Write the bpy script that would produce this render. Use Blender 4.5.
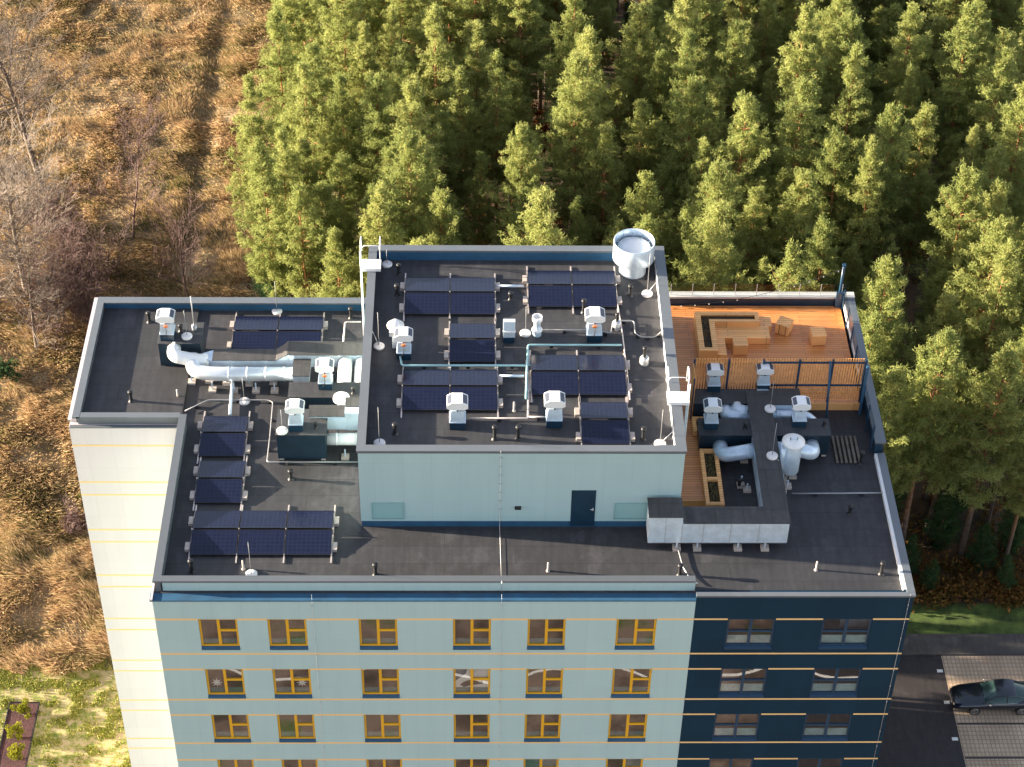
import bpy, math, random
import numpy as np
from mathutils import Vector, Matrix

# ---------------------------------------------------------------- scene, camera, sky, sun, exposure
S = bpy.context.scene
for o in list(bpy.data.objects): bpy.data.objects.remove(o)
C = S.collection
random.seed(7); rng = np.random.default_rng(7)
R_ = math.radians

CAM = Vector((13.1004, -54.9594, 61.1361)); YAW, PITCH, ROLL, FPX = 0.028, 0.7353, 0.0208, 1989.4
def cam_axes():
    f = Vector((math.sin(YAW)*math.cos(PITCH), math.cos(YAW)*math.cos(PITCH), -math.sin(PITCH)))
    r = Vector((math.cos(YAW), -math.sin(YAW), 0)); u = r.cross(f)
    return (r*math.cos(ROLL)+u*math.sin(ROLL), u*math.cos(ROLL)-r*math.sin(ROLL), f)
cr, cu, cf = cam_axes()
cd = bpy.data.cameras.new('camera'); cam = bpy.data.objects.new('camera', cd); C.objects.link(cam)
m = Matrix((cr, cu, -cf)).transposed().to_4x4(); m.translation = CAM
cam.matrix_world = m
cd.sensor_width = 36; cd.lens = FPX*36/1024; cd.clip_start = 1; cd.clip_end = 4000
S.camera = cam

SUN_EL, SUN_AZ = R_(11.2), R_(6.2)          # shadows run towards +x and slightly to the front
sun_to = Vector((-math.cos(SUN_EL)*math.cos(SUN_AZ), math.cos(SUN_EL)*math.sin(SUN_AZ), math.sin(SUN_EL)))
W = bpy.data.worlds.new('World'); S.world = W; W.use_nodes = True
wn = W.node_tree.nodes; wl = W.node_tree.links
sky = wn.new('ShaderNodeTexSky'); sky.sky_type = 'NISHITA'; sky.sun_disc = False
sky.sun_elevation = SUN_EL; sky.sun_rotation = math.atan2(sun_to.x, sun_to.y)
sky.air_density = 1.0; sky.dust_density = 1.0; sky.ozone_density = 1.0
hs = wn.new('ShaderNodeHueSaturation'); hs.inputs['Saturation'].default_value = 0.75
tn = wn.new('ShaderNodeMix'); tn.data_type = 'RGBA'; tn.blend_type = 'MULTIPLY'; tn.inputs[0].default_value = 1
tn.inputs[7].default_value = (1.08, 1.0, 1.0, 1)      # white balance of the sky light
wl.new(sky.outputs[0], hs.inputs['Color']); wl.new(hs.outputs[0], tn.inputs[6]); wl.new(tn.outputs[2], wn['Background'].inputs[0])
wn['Background'].inputs[1].default_value = 0.078
sl = bpy.data.lights.new('sun', 'SUN'); sl.energy = 5.0; sl.angle = R_(0.5); sl.color = (1.0, 0.86, 0.66)
sun = bpy.data.objects.new('sun', sl); C.objects.link(sun)
sun.rotation_euler = sun_to.to_track_quat('Z', 'Y').to_euler()
S.view_settings.view_transform = 'Standard'; S.view_settings.look = 'None'
S.view_settings.gamma = 1; S.view_settings.use_curve_mapping = False
S.view_settings.exposure = 2.5
S.cycles.max_bounces = 6; S.cycles.diffuse_bounces = 3; S.cycles.transparent_max_bounces = 8

# ---------------------------------------------------------------- helpers
def ray(px, py): return cf + cr*((px-512)/FPX) - cu*((py-383.5)/FPX)
def at(px, py, z):                                  # where that line of sight meets the level z
    d = ray(px, py); t = (z-CAM.z)/d.z; return CAM + d*t
def at_y(px, py, y):
    d = ray(px, py); t = (y-CAM.y)/d.y; return CAM + d*t
def proj(p):
    d = Vector(p)-CAM; z = d.dot(cf); return 512+FPX*d.dot(cr)/z, 383.5-FPX*d.dot(cu)/z

class MB:
    def __init__(s): s.v = []; s.f = []; s.sm = []; s.mi = []; s.m = 0
    def add(s, vs, fs, smooth=False):
        b = len(s.v); s.v += [tuple(v) for v in vs]
        for f in fs: s.f.append([i+b for i in f]); s.sm.append(smooth); s.mi.append(s.m)
        return s
    def box(s, x0, x1, y0, y1, z0, z1):
        return s.hexa([(x0,y0,z0),(x1,y0,z0),(x1,y1,z0),(x0,y1,z0),(x0,y0,z1),(x1,y0,z1),(x1,y1,z1),(x0,y1,z1)])
    def hexa(s, v): return s.add(v, [(3,2,1,0),(4,5,6,7),(0,1,5,4),(1,2,6,5),(2,3,7,6),(3,0,4,7)])
    def quad(s, *v): return s.add(v, [tuple(range(len(v)))])
    def prism(s, pts, axis, a, b):                  # polygon extruded along an axis
        def P(p, t):
            return {'x': (t,p[0],p[1]), 'y': (p[0],t,p[1]), 'z': (p[0],p[1],t)}[axis]
        n = len(pts); vs = [P(p,a) for p in pts]+[P(p,b) for p in pts]
        return s.add(vs, [tuple(range(n-1,-1,-1)), tuple(range(n,2*n))]+[(i,(i+1)%n,n+(i+1)%n,n+i) for i in range(n)])
    def tube(s, path, r, n=12, cap=True, closed=False):
        path = [Vector(p) for p in path]; k = len(path)
        rs = r if isinstance(r, (list, tuple)) else [r]*k
        vs = []; ref = None
        for i in range(k):
            if closed: t = (path[(i+1)%k]-path[i-1]).normalized()
            else: t = (path[min(i+1,k-1)]-path[max(i-1,0)]).normalized()
            if ref is None:
                ref = t.orthogonal().normalized()
            ref = (ref - t*ref.dot(t)).normalized(); b = t.cross(ref)
            st = 1.0
            if 0 < i < k-1 and not closed:
                a1 = (path[i]-path[i-1]).normalized(); c = max(0.3, a1.dot(t)); st = 1/c
            for j in range(n):
                a = 2*math.pi*j/n
                vs.append(path[i]+(ref*math.cos(a)+b*math.sin(a))*rs[i]*(1+(st-1)*0.5))
        fs = []
        for i in range(k if closed else k-1):
            i2 = (i+1) % k
            for j in range(n): fs.append((i*n+j, i*n+(j+1)%n, i2*n+(j+1)%n, i2*n+j))
        s.add(vs, fs, True)
        if cap and not closed:
            b0 = len(s.v)-len(vs)
            s.f.append([b0+j for j in range(n-1,-1,-1)]); s.sm.append(False); s.mi.append(s.m)
            s.f.append([b0+(k-1)*n+j for j in range(n)]); s.sm.append(False); s.mi.append(s.m)
        return s
    def lathe(s, c, prof, n=24):                    # profile of (radius, height) about a vertical axis
        vs = []; fs = []
        for r, z in prof:
            for j in range(n):
                a = 2*math.pi*j/n; vs.append((c[0]+r*math.cos(a), c[1]+r*math.sin(a), c[2]+z))
        for i in range(len(prof)-1):
            for j in range(n): fs.append((i*n+j, i*n+(j+1)%n, (i+1)*n+(j+1)%n, (i+1)*n+j))
        return s.add(vs, fs, True)

def bend(pts, r, n=5):                              # rounds the corners of a path
    pts = [Vector(p) for p in pts]; out = [pts[0]]
    for i in range(1, len(pts)-1):
        a, b, c = pts[i-1], pts[i], pts[i+1]
        ra = min(r, (a-b).length*.49, (c-b).length*.49)
        p0 = b+(a-b).normalized()*ra; p1 = b+(c-b).normalized()*ra
        for k in range(n+1):
            t = k/n; out.append(p0*(1-t)**2+b*2*t*(1-t)+p1*t*t)
    out.append(pts[-1]); return out

def mesh_obj(name, mb, mats, parent=None, origin=(0,0,0)):
    me = bpy.data.meshes.new(name); o = Vector(origin)
    me.from_pydata([(v[0]-o.x, v[1]-o.y, v[2]-o.z) for v in mb.v], [], mb.f)
    for mt in (mats if isinstance(mats, (list, tuple)) else [mats]): me.materials.append(mt)
    me.polygons.foreach_set('use_smooth', mb.sm); me.polygons.foreach_set('material_index', mb.mi)
    me.update()
    ob = bpy.data.objects.new(name, me); C.objects.link(ob)
    if parent is not None: ob.parent = parent
    else: ob.location = o
    return ob
def np_obj(name, verts, faces_n, mats, parent=None, smooth=False, attr=None, matidx=None):
    """verts (N,3), faces_n (M,k) index array"""
    me = bpy.data.meshes.new(name); N = len(verts); M_, k = faces_n.shape
    me.vertices.add(N); me.vertices.foreach_set('co', np.asarray(verts, np.float32).ravel())
    me.loops.add(M_*k); me.loops.foreach_set('vertex_index', faces_n.astype(np.int32).ravel())
    me.polygons.add(M_); me.polygons.foreach_set('loop_start', np.arange(0, M_*k, k, dtype=np.int32))
    me.polygons.foreach_set('use_smooth', np.full(M_, smooth))
    for mt in (mats if isinstance(mats, (list, tuple)) else [mats]): me.materials.append(mt)
    if matidx is not None: me.polygons.foreach_set('material_index', matidx.astype(np.int32))
    if attr is not None:
        a = me.attributes.new('tint', 'FLOAT', 'POINT'); a.data.foreach_set('value', attr.astype(np.float32))
    me.update(); me.validate()
    ob = bpy.data.objects.new(name, me); C.objects.link(ob)
    if parent is not None: ob.parent = parent
    return ob
def tag(o, label, cat, group=None):
    o['label'] = label; o['category'] = cat
    if group: o['group'] = group
    return o
class Thing:
    def __init__(s, name, label, cat, loc, group=None, rz=0):
        s.o = bpy.data.objects.new(name, None); C.objects.link(s.o); s.o.empty_display_size = .2
        s.loc = Vector(loc); s.o.location = s.loc; s.o.rotation_euler.z = rz; tag(s.o, label, cat, group)
    def part(s, name, mb, mat, local=False, label=None, parent=None):
        ob = mesh_obj(name, mb, mat, parent or s.o, (0,0,0) if local else s.loc)
        if label: ob['label'] = label
        return ob
def struct(o, kind='structure'): o['kind'] = kind; return o
def dup(root, loc, label, rz=None, scale=None, group=None):
    r = root.copy(); C.objects.link(r); r.location = loc; r['label'] = label
    if group: r['group'] = group
    if rz is not None: r.rotation_euler.z = rz
    if scale is not None: r.scale = (scale,)*3 if isinstance(scale, (int, float)) else scale
    for ch in list(root.children):
        c = ch.copy(); C.objects.link(c); c.parent = r
        for g in list(ch.children):
            d = g.copy(); C.objects.link(d); d.parent = c
    return r

# ---------------------------------------------------------------- materials
def mat(name, col, rough=.6, metal=0.0, noise=0.0, nscale=3.0, spec=.5, bump=0.0):
    M = bpy.data.materials.new(name); M.use_nodes = True
    nt = M.node_tree; b = nt.nodes['Principled BSDF']
    b.inputs['Roughness'].default_value = rough; b.inputs['Metallic'].default_value = metal
    b.inputs['Specular IOR Level'].default_value = spec
    b.inputs['Base Color'].default_value = (*col, 1)
    if noise or bump:
        tc = nt.nodes.new('ShaderNodeTexCoord'); n = nt.nodes.new('ShaderNodeTexNoise')
        n.inputs['Scale'].default_value = nscale; n.inputs['Detail'].default_value = 6; n.inputs['Roughness'].default_value = .65
        nt.links.new(tc.outputs['Object'], n.inputs['Vector'])
        if noise:
            r = nt.nodes.new('ShaderNodeValToRGB')
            lo = [max(0, c*(1-noise)) for c in col]; hi = [min(1, c*(1+noise)) for c in col]
            r.color_ramp.elements[0].position = .3; r.color_ramp.elements[1].position = .7
            r.color_ramp.elements[0].color = (*lo, 1); r.color_ramp.elements[1].color = (*hi, 1)
            nt.links.new(n.outputs['Fac'], r.inputs['Fac']); nt.links.new(r.outputs[0], b.inputs['Base Color'])
        if bump:
            bp = nt.nodes.new('ShaderNodeBump'); bp.inputs['Strength'].default_value = bump; bp.inputs['Distance'].default_value = .05
            nt.links.new(n.outputs['Fac'], bp.inputs['Height']); nt.links.new(bp.outputs[0], b.inputs['Normal'])
    return M
def N(nt, typ, **kw):
    n = nt.nodes.new(typ)
    for k, v in kw.items():
        if k in n.inputs: n.inputs[k].default_value = v
        else: setattr(n, k, v)
    return n
def ramp(nt, fac, stops):
    r = nt.nodes.new('ShaderNodeValToRGB'); e = r.color_ramp.elements
    while len(e) < len(stops): e.new(.5)
    for el, (p, c) in zip(e, stops): el.position = p; el.color = (*c, 1)
    nt.links.new(fac, r.inputs['Fac']); return r.outputs[0]
def mix(nt, fac, a, b, mode='MIX'):
    n = nt.nodes.new('ShaderNodeMix'); n.data_type = 'RGBA'; n.blend_type = mode
    for sock, v in ((n.inputs['Factor'], fac), (n.inputs['A'], a), (n.inputs['B'], b)):
        pass
    ins = [i for i in n.inputs if i.enabled]
    for sock, v in zip(ins, (fac, a, b)):
        if isinstance(v, (float, int)): sock.default_value = v
        elif isinstance(v, tuple): sock.default_value = (*v, 1)
        else: nt.links.new(v, sock)
    return [x for x in n.outputs if x.enabled][0]

def felt_material(name, base, bw=6.0, bh=1.0, rot=0.0):
    M = mat(name, base, .72); nt = M.node_tree; b = nt.nodes['Principled BSDF']; L = nt.links
    geo = N(nt, 'ShaderNodeNewGeometry'); mp = N(nt, 'ShaderNodeMapping'); mp.inputs['Rotation'].default_value = (0,0,rot)
    L.new(geo.outputs['Position'], mp.inputs['Vector'])
    br = N(nt, 'ShaderNodeTexBrick'); br.inputs['Scale'].default_value = 1; br.inputs['Brick Width'].default_value = bw
    br.inputs['Row Height'].default_value = bh; br.inputs['Mortar Size'].default_value = .022; br.inputs['Mortar Smooth'].default_value = .5
    br.inputs['Color1'].default_value = (.86,.86,.86,1); br.inputs['Color2'].default_value = (1.13,1.13,1.13,1); br.inputs['Mortar'].default_value = (.58,.58,.58,1)
    L.new(mp.outputs[0], br.inputs['Vector'])
    n1 = N(nt, 'ShaderNodeTexNoise'); n1.inputs['Scale'].default_value = .45; n1.inputs['Detail'].default_value = 7; n1.inputs['Roughness'].default_value = .7
    L.new(geo.outputs['Position'], n1.inputs['Vector'])
    mp2 = N(nt, 'ShaderNodeMapping'); mp2.inputs['Scale'].default_value = (2.2,.35,1); L.new(geo.outputs['Position'], mp2.inputs['Vector'])
    n2 = N(nt, 'ShaderNodeTexNoise'); n2.inputs['Scale'].default_value = 2; n2.inputs['Detail'].default_value = 5; L.new(mp2.outputs[0], n2.inputs['Vector'])
    n3 = N(nt, 'ShaderNodeTexNoise'); n3.inputs['Scale'].default_value = 30; n3.inputs['Detail'].default_value = 3; L.new(geo.outputs['Position'], n3.inputs['Vector'])
    c1 = ramp(nt, n1.outputs['Fac'], [(.30, tuple(c*.62 for c in base)), (.46, base), (.53, tuple(c*.85 for c in base)), (.60, tuple(c*1.25 for c in base)), (.72, tuple(c*1.75 for c in base))])
    c2 = ramp(nt, n2.outputs['Fac'], [(.35, (.8,.8,.8)), (.7, (1.15,1.13,1.1))])
    c3 = ramp(nt, n3.outputs['Fac'], [(.3, (.85,.85,.85)), (.7, (1.12,1.12,1.12))])
    c = mix(nt, 1.0, c1, c2, 'MULTIPLY'); c = mix(nt, 1.0, c, br.outputs['Color'], 'MULTIPLY'); c = mix(nt, 1.0, c, c3, 'MULTIPLY')
    L.new(c, b.inputs['Base Color'])
    rr = N(nt, 'ShaderNodeMapRange'); rr.inputs['To Min'].default_value = .5; rr.inputs['To Max'].default_value = .9
    L.new(n1.outputs['Fac'], rr.inputs['Value']); L.new(rr.outputs[0], b.inputs['Roughness'])
    bp = N(nt, 'ShaderNodeBump'); bp.inputs['Strength'].default_value = .35; bp.inputs['Distance'].default_value = .02
    L.new(n3.outputs['Fac'], bp.inputs['Height']); L.new(bp.outputs[0], b.inputs['Normal'])
    return M
def cladding(name, col, pw=1.2, ph=3.17, rough=.55, amp=.03):   # fibre-cement panels with faint joints and panel-to-panel tone
    M = mat(name, col, rough); nt = M.node_tree; b = nt.nodes['Principled BSDF']; L = nt.links
    geo = N(nt, 'ShaderNodeNewGeometry'); sp = N(nt, 'ShaderNodeSeparateXYZ'); L.new(geo.outputs['Position'], sp.inputs[0])
    cb = N(nt, 'ShaderNodeCombineXYZ'); ad = N(nt, 'ShaderNodeMath', operation='ADD'); L.new(sp.outputs[0], ad.inputs[0]); L.new(sp.outputs[1], ad.inputs[1])
    L.new(ad.outputs[0], cb.inputs[0]); L.new(sp.outputs[2], cb.inputs[1])
    br = N(nt, 'ShaderNodeTexBrick'); br.offset = 0; br.inputs['Scale'].default_value = 1; br.inputs['Brick Width'].default_value = pw; br.inputs['Row Height'].default_value = ph
    br.inputs['Mortar Size'].default_value = .008; br.inputs['Mortar Smooth'].default_value = .6
    br.inputs['Color1'].default_value = (*[c*(1-amp) for c in col],1); br.inputs['Color2'].default_value = (*[min(1,c*(1+amp)) for c in col],1)
    br.inputs['Mortar'].default_value = (*[c*.82 for c in col],1); L.new(cb.outputs[0], br.inputs['Vector'])
    mp = N(nt, 'ShaderNodeMapping'); mp.inputs['Scale'].default_value = (1.5,1.5,.12); L.new(geo.outputs['Position'], mp.inputs['Vector'])
    n = N(nt, 'ShaderNodeTexNoise'); n.inputs['Scale'].default_value = 1.2; n.inputs['Detail'].default_value = 5; L.new(mp.outputs[0], n.inputs['Vector'])
    c2 = ramp(nt, n.outputs['Fac'], [(.3, (.965,.965,.97)), (.7, (1.03,1.03,1.02))])
    L.new(mix(nt, 1.0, br.outputs['Color'], c2, 'MULTIPLY'), b.inputs['Base Color'])
    return M
def deck_material(name, base, rough):
    M = mat(name, base, rough); nt = M.node_tree; b = nt.nodes['Principled BSDF']; L = nt.links
    geo = N(nt, 'ShaderNodeNewGeometry')
    br = N(nt, 'ShaderNodeTexBrick'); br.inputs['Scale'].default_value = 1; br.inputs['Brick Width'].default_value = 3.6; br.inputs['Row Height'].default_value = .15
    br.inputs['Mortar Size'].default_value = .012; br.inputs['Color1'].default_value = (*[c*.86 for c in base],1); br.inputs['Color2'].default_value = (*[c*1.14 for c in base],1)
    br.inputs['Mortar'].default_value = (*[c*.35 for c in base],1); L.new(geo.outputs['Position'], br.inputs['Vector'])
    n = N(nt, 'ShaderNodeTexNoise'); n.inputs['Scale'].default_value = .5; n.inputs['Detail'].default_value = 5; L.new(geo.outputs['Position'], n.inputs['Vector'])
    c2 = ramp(nt, n.outputs['Fac'], [(.3, (.85,.82,.8)), (.7, (1.12,1.12,1.12))])
    L.new(mix(nt, 1.0, br.outputs['Color'], c2, 'MULTIPLY'), b.inputs['Base Color'])
    rr = N(nt, 'ShaderNodeMapRange'); rr.inputs['From Min'].default_value = .35; rr.inputs['From Max'].default_value = .65
    rr.inputs['To Min'].default_value = rough*.45; rr.inputs['To Max'].default_value = rough*1.6
    L.new(n.outputs['Fac'], rr.inputs['Value']); L.new(rr.outputs[0], b.inputs['Roughness'])
    return M
def panel_material(name):
    M = mat(name, (.008,.011,.03), .2); nt = M.node_tree; b = nt.nodes['Principled BSDF']; L = nt.links
    tc = N(nt, 'ShaderNodeTexCoord'); br = N(nt, 'ShaderNodeTexBrick'); br.offset = 0; br.inputs['Scale'].default_value = 1
    br.inputs['Brick Width'].default_value = .19; br.inputs['Row Height'].default_value = .19; br.inputs['Mortar Size'].default_value = .006
    br.inputs['Color1'].default_value = (.0055,.008,.026,1); br.inputs['Color2'].default_value = (.007,.010,.031,1); br.inputs['Mortar'].default_value = (.020,.024,.046,1)
    L.new(tc.outputs['Object'], br.inputs['Vector']); L.new(br.outputs[0], b.inputs['Base Color'])
    b.inputs['Specular IOR Level'].default_value = .4
    return M
felt = felt_material('roof_felt', (.034,.034,.040))
felt_duct = felt_material('duct_felt', (.052,.050,.052), 1.2, 1.2)
teal = cladding('teal_cladding', (.335,.475,.505), amp=.015); navy = cladding('navy_cladding', (.004,.024,.048), rough=.7, amp=.08); navy.node_tree.nodes['Principled BSDF'].inputs['Specular IOR Level'].default_value = .15
white_clad = cladding('white_cladding', (.545,.485,.50), amp=.02)
teal_plain = mat('teal_louvre', (.20,.36,.38), .5); navy_plain = mat('navy_metal', (.006,.028,.055), .4, noise=.2, nscale=2)
blue_sheet = mat('blue_flashing', (.016,.075,.15), .65, .0, noise=.2, nscale=1.5)
coping = cladding('coping_metal', (.135,.152,.172), 2.0, 60, .45, .06); coping.node_tree.nodes['Principled BSDF'].inputs['Metallic'].default_value = .2
light_coping = cladding('pale_coping', (.46,.45,.43), 1.22, 60, .5, .06)
galv = mat('galvanised_steel', (.60,.70,.80), .34, .35, noise=.16, nscale=2.2, bump=.06)
white_metal = mat('white_metal', (.78,.78,.78), .4, .1, noise=.05)
alu = mat('aluminium', (.50,.51,.53), .4, .5, noise=.08, nscale=6)
grille = mat('dark_grille', (.05,.06,.09), .5)
black_pl = mat('black_plastic', (.012,.012,.014), .5)
concrete = mat('concrete_block', (.42,.36,.32), .85, noise=.2, nscale=8)
orange_line = mat('ochre_stripe', (.74,.48,.21), .5); yellow = mat('yellow_frame', (.62,.33,.012), .4)
sticker = mat('orange_sticker', (.85,.22,.04), .5)
frame_navy = mat('navy_frame', (.010,.04,.085), .35)
room_dark = mat('room_interior', (.15,.095,.085), .8, noise=.6, nscale=.9)
sill_in = mat('inner_sill', (.50,.72,.72), .5)
deck_front = deck_material('deck_boards', (.60,.235,.075), .28)
wood = deck_material('larch_boards', (.86,.43,.155), .55)
slat_wood = mat('slat_wood', (.80,.37,.125), .6, noise=.25, nscale=5)
soil = mat('planter_soil', (.035,.022,.012), .95, noise=.7, nscale=14, bump=.6)
felt_dark = felt_material('unit_felt', (.045,.048,.055), 2, 2)
unit_navy = mat('unit_navy', (.009,.024,.040), .42, noise=.25, nscale=1.5)
panel_mat = panel_material('solar_cells')
glass = bpy.data.materials.new('window_glass'); glass.use_nodes = True
nt = glass.node_tree; nt.nodes.remove(nt.nodes['Principled BSDF'])
_t = N(nt, 'ShaderNodeBsdfTransparent'); _t.inputs[0].default_value = (.92,.93,.93,1); _g = N(nt, 'ShaderNodeBsdfGlossy'); _g.inputs['Roughness'].default_value = .01
_lw = N(nt,'ShaderNodeLayerWeight'); _lw.inputs[0].default_value = .5; _fr = N(nt,'ShaderNodeMapRange'); _fr.inputs['From Min'].default_value=.3; _fr.inputs['To Min'].default_value=0.13; _fr.inputs['To Max'].default_value=.8; nt.links.new(_lw.outputs['Facing'], _fr.inputs['Value']); _m = N(nt, 'ShaderNodeMixShader')
nt.links.new(_fr.outputs[0], _m.inputs[0]); nt.links.new(_t.outputs[0], _m.inputs[1]); nt.links.new(_g.outputs[0], _m.inputs[2])
nt.links.new(_m.outputs[0], nt.nodes['Material Output'].inputs[0])

# ---------------------------------------------------------------- levels
GZ, RZ, PZ, DZ = -31.0, -.62, 3.38, -.20
BW, YB = 31.5, 18.85
XS = 22.45                                          # where teal meets navy
ST = 3.17
tops = [-1.86, -5.08, -8.17, -11.36, -14.56, -17.75]; lows = [-4.07, -7.12, -10.16, -13.5, -16.7, -19.9]

# ---------------------------------------------------------------- the building
B = Thing('apartment_building', 'tall flat-roofed apartment block with teal, navy and white cladding', 'building', (13, 8, GZ))
# walls with window openings: built as strips so that the openings are real
win_t = [(1.77,3.39),(4.64,6.26),(8.44,10.05),(12.38,13.97),(15.51,17.10),(19.23,20.91)]
win_n = [(23.88,25.90),(27.88,29.97)]
WH = 1.98
def front_wall(xa, xb, wins, ztop):
    mb = MB(); z = ztop
    for k in range(6):
        zt = tops[k]; zb = zt-WH
        mb.box(xa, xb, 0, .35, zt, z)
        xs = [xa]+[v for w in wins for v in w]+[xb]
        for i in range(0, len(xs), 2): mb.box(xs[i], xs[i+1], 0, .35, zb, zt)
        z = zb
    mb.box(xa, xb, 0, .35, GZ-.3, z)
    return mb
B.part('teal_front_wall', front_wall(0, XS, win_t, -.70), teal)
B.part('navy_front_wall', front_wall(XS+.002, BW, win_n, -.45), navy)
mb = MB(); mb.box(0, .35, .352, 10.3, GZ-.3, -.70); B.part('teal_side_wall', mb, teal)
mb = MB(); mb.box(-4.95, -.002, 10.3, 10.6, GZ-.3, -.58); B.part('white_front_wall', mb, white_clad)
mb = MB(); mb.box(-4.95, -4.65, 10.602, YB, GZ-.3, -.15); B.part('white_side_wall', mb, white_clad)
mb = MB(); mb.box(-4.648, BW-.352, YB-.3, YB, GZ-.3, -.15); B.part('rear_wall', mb, white_clad)
mb = MB(); mb.box(BW-.35, BW, .352, YB, GZ-.3, -.45); B.part('navy_side_wall', mb, navy)
# parapets above, ledges, copings
mb = MB(); mb.box(.40, XS-.02, .48, .70, -.70, -.10); B.part('front_parapet', mb, teal)
mb = MB()
mb.box(-.10, XS, -.06, .478, -.70, -.635)
B.part('front_ledge', mb, blue_sheet)
mb = MB(); mb.box(.36, XS-.02, .44, .76, -.10, 0.0); B.part('front_coping', mb, coping)
mb = MB(); mb.box(.02, .36, .44, 10.52, -.10, -.002)
mb.box(.10, .34, .44, 10.3, -.7, -.10); B.part('side_coping', mb, coping)
mb = MB(); mb.box(-.06, .02, -.06, 10.26, -.70, -.56); B.part('side_ledge', mb, white_clad)
mb = MB(); mb.box(-4.92, -.12, 10.24, 10.42, -.63, -.575); B.part('wing_ledge', mb, coping)
mb = MB(); mb.box(-4.6, .02, 10.43, 10.75, -.22, -.12); mb.box(-4.55, .02, 10.46, 10.70, -.575, -.22)
B.part('wing_front_coping', mb, coping)
mb = MB(); mb.box(-4.95, -4.78, 10.3, YB, -.20, -.14); B.part('wing_fascia', mb, white_clad)
mb = MB(); mb.box(-4.78, -4.45, 10.43, YB+.02, -.20, -.115); mb.box(-4.65,-4.47,10.6,YB-.3,-.6,-.2); B.part('wing_side_coping', mb, coping)
mb = MB(); mb.box(-4.45, 8.4, YB-.42, YB+.02, -.20, -.115); B.part('wing_rear_coping', mb, coping)
mb = MB(); mb.box(-4.45, 8.4, YB-.38, YB-.302, -.66, -.20); B.part('wing_rear_upstand', mb, blue_sheet)
mb = MB(); mb.box(XS, BW+.05, -.05, .17, -.45, -.36); B.part('navy_front_coping', mb, coping)
mb = MB(); mb.box(BW-.28, BW+.05, .17, 8.45, -.45, -.355); B.part('navy_side_coping', mb, coping)
mb = MB(); mb.box(BW-.40,BW-.352,.36,8.45,-.66,-.40); mb.box(BW-.352,BW-.28,.36,8.45,-.45,-.40); B.part('navy_side_upstand', mb, white_metal)
# roofs
mb = MB(); mb.box(.05, BW-.352, .352, YB-.302, RZ-.4, RZ); B.part('roof', mb, felt)
mb = MB(); mb.box(-4.6, .05, 10.6, YB-.302, RZ-.4, -.504); B.part('wing_roof', mb, felt)
# ochre stripes on the front
mb = MB()
for k in range(6):
    xs = [0]+[v for w in win_t for v in w]+[XS-.01]
    for i in range(0, len(xs), 2): mb.box(xs[i]+.003, xs[i+1]-.003, -.006, .05, tops[k]-.06, tops[k]+.045)
    mb.box(.003, XS-.01, -.006, .05, lows[k]-.05, lows[k]+.05)
    xs = [XS+.01]+[v for w in win_n for v in w]+[BW-.002]
    for i in range(0, len(xs), 2): mb.box(xs[i]+.003, xs[i+1]-.003, -.006, .05, tops[k]-.05, tops[k]+.04)
    mb.box(XS+.01, BW-.002, -.006, .05, lows[k]-.05, lows[k]+.04)
B.part('front_stripes', mb, orange_line)
mb = MB()
for k in range(9):
    for z in (-1.76-ST*k, -4.10-ST*k): mb.box(-4.93, -.02, 10.294, 10.34, z-.05, z+.05)
B.part('wing_stripes', mb, orange_line)
# lightning conductors down the front
mb = MB()
for x in (6.57, 14.4, BW-.18):
    mb.tube([(x,-.02,-.3),(x,-.025,-20)], .006, 5)
    for k in range(18): mb.box(x-.018, x+.018, -.04, -.004, -1.0-k*1.05, -.96-k*1.05)
B.part('lightning_conductor', mb, alu)
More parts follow.
